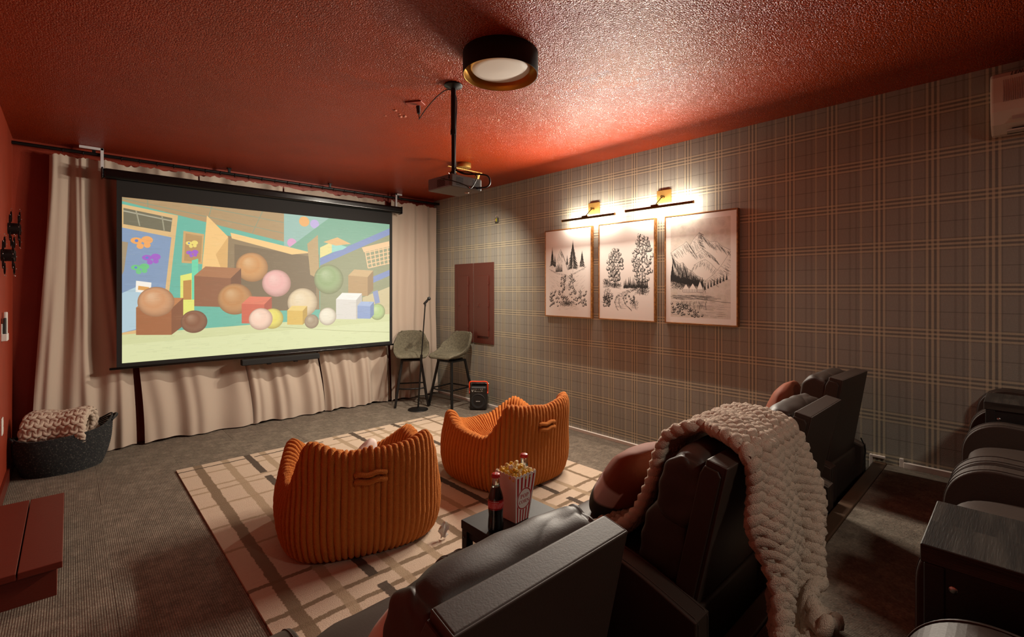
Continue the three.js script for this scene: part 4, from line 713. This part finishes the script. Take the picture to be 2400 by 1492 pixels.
// ---------------------------------------------------------------- cushions
function pillowGeo(w, h, d, sd, colorAt) {
  const g = softBox(w, h, d, { n: 2.6, seg: 26, wr: 0.006, sc: 10, sd, fn: (q, x, y, z) => { const e = Math.max(Math.abs(x), Math.abs(y)), c = Math.abs(x * y); q.z *= Math.pow(Math.max(0, 1 - e * e * e * e), 0.45) * 0.92 + 0.08; q.x *= 1 + 0.1 * c * c; q.y *= 1 + 0.1 * c * c; } });
  if (colorAt) { const p = g.attributes.position, col = new Float32Array(p.count * 3); for (let i = 0; i < p.count; i++) { const c = colorAt(p.getX(i), p.getY(i), p.getZ(i)); col.set([c.r, c.g, c.b], i * 3); } g.setAttribute('color', new THREE.BufferAttribute(col, 3)); }
  return g;
}
{ // small white cushion on the nearer bean bag
  const o = thing('small_cushion', 'small white cushion resting on the orange bean bag by the red step', 'cushion', [1.43, 0.3, -2.9], 0.5);
  obj('cover', pillowGeo(0.16, 0.16, 0.08, 6).rotateZ(0.72).rotateX(0.5).translate(-0.03, 0.105, 0), M.offWhite, o);
}

// ---------------------------------------------------------------- recliners
const RW = 0.68;
function makeRecliner(tilt, sd) {
  const t = new THREE.Group(); t.name = 'recliner';
  const S = (pts) => pts;   // arm outline, profile axis x = -z (front is positive)
  const outline = (o) => {  // o = inset
    const s = new THREE.Shape(), f = 0.42 - o, b = -0.34 + o, y0 = 0.035, top = 0.54 - o, r = 0.13 - o;
    s.moveTo(b, y0); s.lineTo(f - 0.02, y0); s.lineTo(f, 0.12); s.lineTo(f, top - r); s.bezierCurveTo(f, top - r * 0.4, f - r * 0.4, top, f - r, top); s.lineTo(0.0, top - 0.012); s.bezierCurveTo(-0.12, top - 0.02, -0.25, top - 0.07, b, top - 0.1); s.lineTo(b, y0); return s;
  };
  const turnArm = (g, x) => g.rotateY(Math.PI / 2).translate(x, 0, 0);   // x axis of the profile to -z
  for (const s of [-1, 1]) {
    const a = obj('arm', turnArm(extrude(outline(0.014), 0.072, 0.006, 2), s * 0.2925), M.leatherSide, t);
    const ring = outline(0), inner = outline(0.018); ring.holes.push(new THREE.Path(inner.getPoints(24).reverse()));
    obj('arm_pad', turnArm(extrude(ring, 0.09, 0.006, 3), s * 0.2925), M.leather, a);
    const path = outline(-0.0012).getSpacedPoints(120).filter(p => p.y > 0.13);
    for (const q of [-0.031, 0.031]) obj('stitching', tube(path.map(p => V(s * 0.2925 + q, p.y, -p.x)), 0.0014, 130, 5), M.stitch, a);
  }
  obj('base', [rspan(-0.25, 0.25, 0.05, 0.3, -0.37, 0.3, 0.01), rspan(-0.33, 0.33, 0.0, 0.05, -0.3, 0.28, 0.01)], M.leatherSide, t);
  obj('footrest', softBox(0.485, 0.3, 0.05, { n: 7, wr: 0.003, sd: sd + 4 }).translate(0, 0.21, -0.395), M.leather, t);
  obj('seat_cushion', softBox(0.495, 0.17, 0.56, { n: 5, wr: 0.007, sc: 8, sd: sd + 1, fn: q => { q.y += 0.018 * Math.cos(q.x * 5.5) * Math.cos(q.z * 4); } }).translate(0, 0.385, -0.115), M.leather, t);
  obj('back_skirt', rspan(-0.245, 0.245, 0.06, 0.43, 0.26, 0.31, 0.012), M.leather, t);
  // the back, built upright behind the pivot and then leaned
  const lean = g => g.rotateX(tilt).translate(0, 0.40, 0.29);
  const H = 0.51;
  obj('back_frame', [lean(rspan(-0.245, 0.245, 0, H, -0.07, 0.0, 0.008))], M.leather, t);
  for (const s of [-1, 1]) obj('side_panel', lean(extrude([[0.0, 0.0], [0.065, 0.0], [0.065, H - 0.05], [0.055, H - 0.02], [0.012, H - 0.02], [0, H - 0.035]], 0.012, 0.004, 2).rotateY(Math.PI / 2).translate(s * 0.247, 0, -0.012)), M.leatherSide, t);
  obj('corner_seam', [[V(-0.243, 0.01, -0.002), V(-0.243, H - 0.003, -0.002)], [V(-0.243, H - 0.003, -0.002), V(0.243, H - 0.003, -0.002)], [V(0.243, H - 0.003, -0.002), V(0.243, 0.01, -0.002)], [V(-0.243, H - 0.003, -0.002), V(-0.243, H - 0.003, -0.066)], [V(0.243, H - 0.003, -0.002), V(0.243, H - 0.003, -0.066)]].map(([p, q]) => lean(rod(p, q, 0.0024, 6))), M.stitch, t);
  const puckers = (q, x, y, z) => { const gr = 1 - 0.05 * Math.exp(-(((Math.abs(x) - 0.9) / 0.028) ** 2)); q.y *= gr; q.z *= gr; const e = Math.abs(x) ** 4; q.y += 0.003 * Math.sin(q.z * 90 + q.x * 40) * e; q.z += 0.003 * Math.sin(q.y * 80 + q.x * 30) * e; const c = 1 - Math.abs(n3(q.x * 7 + q.z * 9, q.y * 5 + q.z * 4, q.x * 2, sd + 40)); const d = 0.011 * c ** 7 * (0.35 + 0.65 * Math.abs(x)); q.y -= d * Math.sign(y) * Math.abs(y); q.z -= d * Math.sign(z) * Math.abs(z); };
  obj('headrest', lean(softBox(0.505, 0.26, 0.16, { n: 2.8, nx: 12, seg: 46, wr: 0.006, sc: 8, sd: sd + 2, fn: puckers }).translate(0.006, H - 0.148, -0.132)), M.leather, t);
  obj('lumbar_cushion', lean(softBox(0.49, 0.32, 0.18, { n: 3, nx: 12, seg: 44, wr: 0.008, sc: 8, sd: sd + 3, fn: puckers }).translate(0, 0.15, -0.155)), M.leather, t);
  return t;
}
const rec0 = makeRecliner(0.21, 3), rec1 = makeRecliner(0.16, 11);
let firstUse = new Set();
function recliner(proto, x, y, z, turn, label, group) {
  let o = proto; if (firstUse.has(proto)) o = proto.clone(); firstUse.add(proto);
  o.name = numbered('recliner'); o.position.set(x, y, z); o.rotation.y = turn; o.userData = {}; scene.add(o); return tag(o, label, 'recliner', group);
}
const G1 = 'brown leather recliners in the row on the floor', G2 = 'brown leather recliners on the platform';
recliner(rec0, 0.69, 0, -1.01, 0, 'dark brown leather recliner at the end of the row beside the drinks table', G1);
recliner(rec0, 1.72, 0, -1.01, 0, 'dark brown leather recliner with a chunky knit throw over its back', G1);
recliner(rec0, 2.58, 0, -1.01, 0, 'dark brown leather recliner with a bare seat between the throw recliner and the wall recliner', G1);
recliner(rec1, 3.43, 0.0, -1.04, -0.05, 'dark brown leather recliner on the floor right beside the plaid wall', G1).scale.y = 1.04;
recliner(rec1, 0.77, PH, 0.27, 0, 'dark brown leather recliner on the platform, open side of the first wooden console', G2);
recliner(rec1, 1.79, PH, 0.25, 0, 'dark brown leather recliner on the platform with its arm against the larger console', G2);
recliner(rec1, 2.485, PH, 0.25, 0, 'dark brown leather recliner on the platform between its twin and the far console', G2);
recliner(rec1, 3.462, PH, 0.25, 0, 'dark brown leather recliner on the platform in the corner by the plaid wall', G2);

// pillows on the recliners
const C = h => new THREE.Color(h);
{
  const rust = C(0x7d3c1e), whi = C(0xcdb4b0), gre = C(0x34342a);
  const o = thing('throw_pillow', 'rust, white and dark green colour-block pillow on the throw recliner', 'pillow', [1.80, 0.47, -1.15], -0.12);
  obj('cover', pillowGeo(0.42, 0.4, 0.19, 8, (x, y, z) => y < -0.03 + 0.1 * x ? gre : x < -0.16 && y < 0.04 ? whi : rust).rotateX(0.6).translate(0, 0.15, 0), M.pillow, o);
  const p = thing('throw_pillow', 'rust coloured pillow in the recliner right beside the plaid wall', 'pillow', [3.30, 0.47, -1.04], 0.05);
  obj('cover', pillowGeo(0.42, 0.42, 0.15, 9).rotateX(0.3).translate(0, 0.2, 0), M.rust, p);
  const q = thing('throw_pillow', 'off-white pillow on the seat of the recliner beside the drinks table', 'pillow', [0.715, 0.47, -1.1], 0.1);
  obj('cover', pillowGeo(0.36, 0.3, 0.14, 10).rotateX(0.75).translate(0, 0.1, 0), M.offWhite, q);
}
{ // chunky knit throw over the second recliner
  const path = new THREE.CatmullRomCurve3([[0.49, -1.14], [0.50, -1.05], [0.60, -0.965], [0.74, -0.915], [0.85, -0.885], [0.89, -0.865], [0.93, -0.80], [0.94, -0.735], [0.935, -0.665], [0.9, -0.607], [0.80, -0.59], [0.66, -0.58], [0.52, -0.57], [0.42, -0.55], [0.372, -0.49], [0.362, -0.40]].map(p => V(0, p[0], p[1])), false, 'catmullrom', 0.5);
  path.arcLengthDivisions = 400;
  const left = new THREE.CatmullRomCurve3([[1.5], [1.5], [1.53], [1.57], [1.59], [1.6], [1.62], [1.62], [1.59], [1.565], [1.545], [1.53], [1.5], [1.47], [1.45], [1.43]].map(p => V(p[0], 0, 0))), right = new THREE.CatmullRomCurve3([1.86, 1.86, 1.87, 1.9, 1.95, 1.98, 2.0, 2.01, 2.02, 2.02, 2.01, 1.98, 1.95, 1.9, 1.84, 1.8].map(p => V(p, 0, 0)));
  const surf = (u, v) => {
    const q = path.getPointAt(v), T = path.getTangentAt(v), n = V(0, -T.z, T.y).normalize(); if (n.y < 0 && v < 0.5) n.negate(); if (v >= 0.5 && n.z < 0 && Math.abs(n.z) > Math.abs(n.y)) n.negate(); if (Math.abs(n.y) >= Math.abs(n.z) && n.y < 0) n.negate();
    if (v < 0.45 && n.z > 0 && Math.abs(n.z) > Math.abs(n.y)) n.negate();
    const a = path.getUtoTmapping(v), x = lerp(left.getPoint(a).x, right.getPoint(a).x, u) + 0.018 * Math.sin(v * 34 + u * 3) * smooth(0.5, 0.7, v), hang = smooth(0.5, 0.75, v);
    const fold = hang * (0.042 * Math.sin(u * 9 + 1.6 * Math.sin(v * 8)) + 0.018 * Math.sin(u * 19 + v * 16)) + 0.007 * Math.sin(u * 13 + v * 20);
    return { p: V(x, q.y + hang * (0.05 * (u - 0.5) * (u - 0.5) + 0.018 * Math.sin(u * 7 + v * 11)), q.z).addScaledVector(n, 0.006 + Math.max(-0.004, fold + 0.03 * hang)), n };
  };
  tag(obj('chunky_throw', [knit(surf, 44, 9, 0.0195, 0.008, 12, 0.8, 7), sweep([0, 1, 2, 3, 4, 5, 6].map(i => V(2.0 + 0.055 * Math.sin(i * 0.52), 0.97 - i * 0.028, -0.63)), 0.014, 8)], M.yarn), 'cream chunky knit throw draped over the back of a recliner', 'throw blanket');
}

// ---------------------------------------------------------------- side tables and consoles
function sideTable(name, x0, x1, z0, z1, y0, top, label, m, group) {
  const t = thing(name, label, 'side table', [(x0 + x1) / 2, y0, (z0 + z1) / 2], 0, group), w = x1 - x0, d = z1 - z0, h = top - y0;
  obj('table_top', rbox(w, 0.032, d, 0, h - 0.016, 0, 0.003), m, t);
  for (const a of [-1, 1]) for (const b of [-1, 1]) { const l = obj('leg', rbox(0.03, h - 0.032, 0.03, a * (w / 2 - 0.017), (h - 0.032) / 2, b * (d / 2 - 0.017), 0.003), M.blackPlastic, t); obj('bolt', new THREE.SphereGeometry(0.006, 10, 8).scale(0.5, 1, 1).translate(-Math.abs(a) * 0 + a * (w / 2 - 0.017) - 0.015, h - 0.055, b * (d / 2 - 0.017)), M.blackGloss, l); }
  obj('apron', [rbox(w - 0.06, 0.03, 0.016, 0, h - 0.048, -(d / 2 - 0.02), 0.002), rbox(w - 0.06, 0.03, 0.016, 0, h - 0.048, d / 2 - 0.02, 0.002), rbox(0.016, 0.03, d - 0.06, -(w / 2 - 0.02), h - 0.048, 0, 0.002), rbox(0.016, 0.03, d - 0.06, w / 2 - 0.02, h - 0.048, 0, 0.002)], M.blackPlastic, t);
  obj('shelf', rbox(w - 0.03, 0.016, d - 0.03, 0, h * 0.3, 0, 0.002), m, t);
  return t;
}
const DT = 0.61;
sideTable('drinks_table', 1.045, 1.362, -1.395, -1.0, RY * 0, DT, 'black side table carrying cola bottles and popcorn', std(0x141210, 0.6, { bumpMap: rep(grain, 2, 12), bumpScale: 0.0002 }));
function consoleTable(x0, x1, z0, z1, y0, top, label) {
  const t = thing('wooden_console', label, 'side table', [(x0 + x1) / 2, y0, (z0 + z1) / 2], 0, 'black wooden consoles between platform seats'), w = x1 - x0, d = z1 - z0, h = top - y0;
  obj('console_top', rbox(w, 0.034, d, 0, h - 0.017, 0, 0.003), M.blackWood, t);
  for (const s of [-1, 1]) { const p = obj('side_panel', rbox(0.018, h - 0.034, d - 0.03, s * (w / 2 - 0.014), (h - 0.034) / 2, 0, 0.002), M.blackPlastic, t); for (const y of [0.1, h - 0.07]) obj('bolt', new THREE.SphereGeometry(0.007, 10, 8).scale(0.4, 1, 1).translate(s * (w / 2 - 0.005), y, -d / 2 + 0.045), M.chrome, p); }
  for (const b of [-1, 1]) for (const a of [-1, 1]) obj('leg', rbox(0.028, h - 0.034, 0.03, a * (w / 2 - 0.016), (h - 0.034) / 2, b * (d / 2 - 0.02), 0.003), M.blackPlastic, t);
  obj('shelf', rbox(w - 0.04, 0.016, d - 0.04, 0, h * 0.35, 0, 0.002), M.blackWood, t);
}
consoleTable(1.168, 1.432, -0.13, 0.42, PH, 0.975, 'black wood-grain console standing alone between two platform recliners');
consoleTable(2.843, 3.105, -0.11, 0.42, PH, 0.975, 'black wood-grain console nearer the plaid wall between platform recliners');

// ---------------------------------------------------------------- drinks and popcorn
const capRed = std(0xb01010, 0.35), glass = new THREE.MeshPhysicalMaterial({ color: 0xe8f4ec, roughness: 0.03, transmission: 1, thickness: 0.003, ior: 1.5, side: THREE.DoubleSide });
const cola = std(0x120503, 0.08), labelTex = canvasTex(512, 200, (x, w, h) => {
  x.fillStyle = '#b3151a'; x.fillRect(0, 0, w, h); x.fillStyle = '#f4dcd8'; x.font = 'bold 22px sans-serif'; x.fillText('COCA-COLA', 50, 40); x.font = 'bold 13px sans-serif';
  ['CARBONATED WATER, CANE SUGAR', 'CARAMEL COLOR, PHOSPHORIC ACID', 'NATURAL FLAVORS, CAFFEINE', 'HECHO EN MEXICO  355 mL'].forEach((s, i) => x.fillText(s, 26, 72 + i * 26));
  x.font = 'italic bold 84px serif'; x.fillText('Coca-Cola', 268, 120, 236);
});
function bottle(x, z, turn, label) {
  const t = thing('cola_bottle', label, 'bottle', [x, DT, z], turn, 'cola bottles on the drinks table');
  const out = [[0, 0], [0.022, 0], [0.0265, 0.004], [0.0275, 0.02], [0.026, 0.045], [0.0245, 0.06], [0.0262, 0.078], [0.0275, 0.1], [0.0265, 0.118], [0.022, 0.135], [0.016, 0.153], [0.0128, 0.17], [0.0122, 0.185], [0.0132, 0.188], [0.0132, 0.196]];
  obj('glass', lathe(out, 40), glass, t);
  obj('cola', lathe([[0, 0.006], ...out.slice(2, 11).map(p => [p[0] - 0.0016, p[1] + 0.004]), [0.0138, 0.156], [0, 0.157]], 40), cola, t);
  obj('cap', [lathe([[0.0148, 0.189], [0.0152, 0.192], [0.0145, 0.199], [0.012, 0.2015], [0, 0.202]], 32), ...Array.from({ length: 21 }, (_, k) => { const a = k / 21 * 6.2832; return box(0.0014, 0.006, 0.0014, Math.cos(a) * 0.015, 0.192, Math.sin(a) * 0.015); })], capRed, t);
  const g = new THREE.CylinderGeometry(0.0277, 0.0277, 0.034, 48, 6, true).translate(0, 0.1, 0), p = g.attributes.position;
  for (let i = 0; i < p.count; i++) { const y = p.getY(i), r = 0.0279 - 8 * (y - 0.1) * (y - 0.1), k = r / 0.0277; p.setX(i, p.getX(i) * k); p.setZ(i, p.getZ(i) * k); }
  obj('label', g, std(0xffffff, 0.4, { map: labelTex }), t, true);
  obj('cap_lettering', text('Coca-Cola', 0.0036, 0.0004).rotateX(-Math.PI / 2).translate(0, 0.2022, 0), std(0xf0dada, 0.5), t);
}
bottle(1.083, -1.245, -2.4, 'full glass cola bottle on the plain side of the popcorn box');
bottle(1.292, -1.318, 0.4, 'full glass cola bottle half hidden behind the striped popcorn box');
{
  const t = thing('popcorn_box', 'tall red and white striped paper popcorn box', 'popcorn box', [1.204, DT, -1.272], 0.03);
  const h = 0.178, b = 0.033, a = 0.053, sc = 6;
  const stripes = canvasTex(512, 900, (x, w, hh) => {
    x.fillStyle = '#f0e6df'; x.fillRect(0, 0, w, hh); x.fillStyle = '#b3161b';
    for (let i = 0; i < 5; i++) { const c = (i + 0.5) / 5; x.beginPath(); const u0 = q => 256 + (c - 0.5) * q * 0.96; x.moveTo(u0(512) - 22, 60); x.lineTo(u0(512) + 22, 60); x.lineTo(u0(320) + 14, 900); x.lineTo(u0(320) - 14, 900); x.fill(); }
    x.fillStyle = '#f0e6df'; x.beginPath(); x.ellipse(256, 480, 182, 205, 0, 0, 6.3); x.fill(); x.strokeStyle = '#b3161b'; x.lineWidth = 20; x.beginPath(); x.ellipse(256, 480, 166, 190, 0, 0, 6.3); x.stroke();
    x.fillStyle = '#b3161b'; x.textAlign = 'center'; x.font = 'bold 100px serif'; x.fillText('POP', 256, 462); x.font = 'bold 88px serif'; x.fillText('CORN', 256, 562);
  });
  const side = () => { const s = new THREE.Shape(); s.moveTo(-b, 0); s.lineTo(b, 0); s.lineTo(a, h - 0.006); for (let i = 0; i < sc; i++) { const x1 = a - (i + 1) * 2 * a / sc, xm = a - (i + 0.5) * 2 * a / sc; s.quadraticCurveTo(xm, h + 0.007, x1, h - 0.006); } s.lineTo(-b, 0); return s; };
  const tilt = Math.atan2(a - b, h), paperW = std(0xe6dbd4, 0.6), paperS = std(0xffffff, 0.55, { map: stripes });
  for (let k = 0; k < 4; k++) {
    const g = new THREE.ExtrudeGeometry(side(), { depth: 0.0012, bevelEnabled: false, curveSegments: 6 }), p = g.attributes.position, uv = g.attributes.uv;
    for (let i = 0; i < p.count; i++) uv.setXY(i, p.getX(i) / (2 * a) + 0.5, p.getY(i) / (h + 0.002));
    g.rotateX(tilt).translate(0, 0, b).rotateY(k * Math.PI / 2); obj('box_side', g, k % 2 ? paperW : paperS, t, true);
  }
  obj('box_bottom', rbox(2 * b, 0.002, 2 * b, 0, 0.002, 0, 0.0008, 1), paperW, t);
  // popped kernels
  const kern = [0, 1, 2, 3].map(v => { const l = []; const n = 4 + (v % 3); for (let i = 0; i < n; i++) { const c = V(rr(-1, 1), rr(-0.8, 0.8), rr(-1, 1)).normalize().multiplyScalar(0.0048); l.push(new THREE.IcosahedronGeometry(rr(0.0042, 0.0062), 2).scale(1, rr(0.75, 1), 1).translate(c.x, c.y, c.z)); } return fuse(l); });
  const km = [std(0xe0ae2c, 0.6), std(0xe8cd7c, 0.6), std(0xe9dfc4, 0.65), std(0xe4bc48, 0.6)];
  const place = [];
  for (let layer = 0; layer < 4; layer++) { const half = [0.044, 0.037, 0.024, 0.01][layer], n = [5, 4, 3, 1][layer]; for (let i = 0; i < n; i++) for (let j = 0; j < n; j++) place.push([(n > 1 ? lerp(-half, half, i / (n - 1)) : 0) + rr(-0.003, 0.003), h - 0.014 + layer * 0.0125 + rr(-0.002, 0.003), (n > 1 ? lerp(-half, half, j / (n - 1)) : 0) + rr(-0.003, 0.003)]); }
  obj('fill_card', rbox(2 * (a - 0.01), 0.002, 2 * (a - 0.01), 0, h - 0.026, 0, 0.0008, 1), km[2], t);
  place.forEach(([x, y, z], i) => {
    const o = new THREE.Mesh(kern[i % 4], km[(hash(i, 3) * 4) | 0]); o.name = numbered('popcorn_kernel'); o.position.set(1.204 + x, DT + y, -1.272 + z); o.rotation.set(rr(0, 6), rr(0, 6), rr(0, 6)); o.castShadow = o.receiveShadow = true; scene.add(o);
    tag(o, 'popped popcorn kernel heaped in the striped box', 'popcorn', 'popcorn in the striped box');
  });
}
{ // plug and lead behind the wall recliner
  const t = thing('power_adapter', 'black power adapter and lead on the floor behind the wall recliner', 'power adapter', [3.72, 0, -0.70]);
  obj('lead', tube([V(-0.02, 0.5, 0.0), V(0.0, 0.42, 0.02), V(-0.03, 0.3, 0.01), V(0.01, 0.2, 0.02), V(-0.02, 0.06, 0.01), V(0, 0.02, 0.0)], 0.004, 50), M.blackPlastic, t);
  obj('brick', rspan(-0.03, 0.03, 0, 0.035, -0.04, 0.02, 0.006), M.blackPlastic, t);
  obj('plug', rspan(-0.06, -0.03, 0.004, 0.03, -0.02, 0.01, 0.005), M.plastic, t);
}
for (const o of scene.children) if (o.isLight) o.castShadow = !o.isRectAreaLight;
renderer.render(scene, camera);
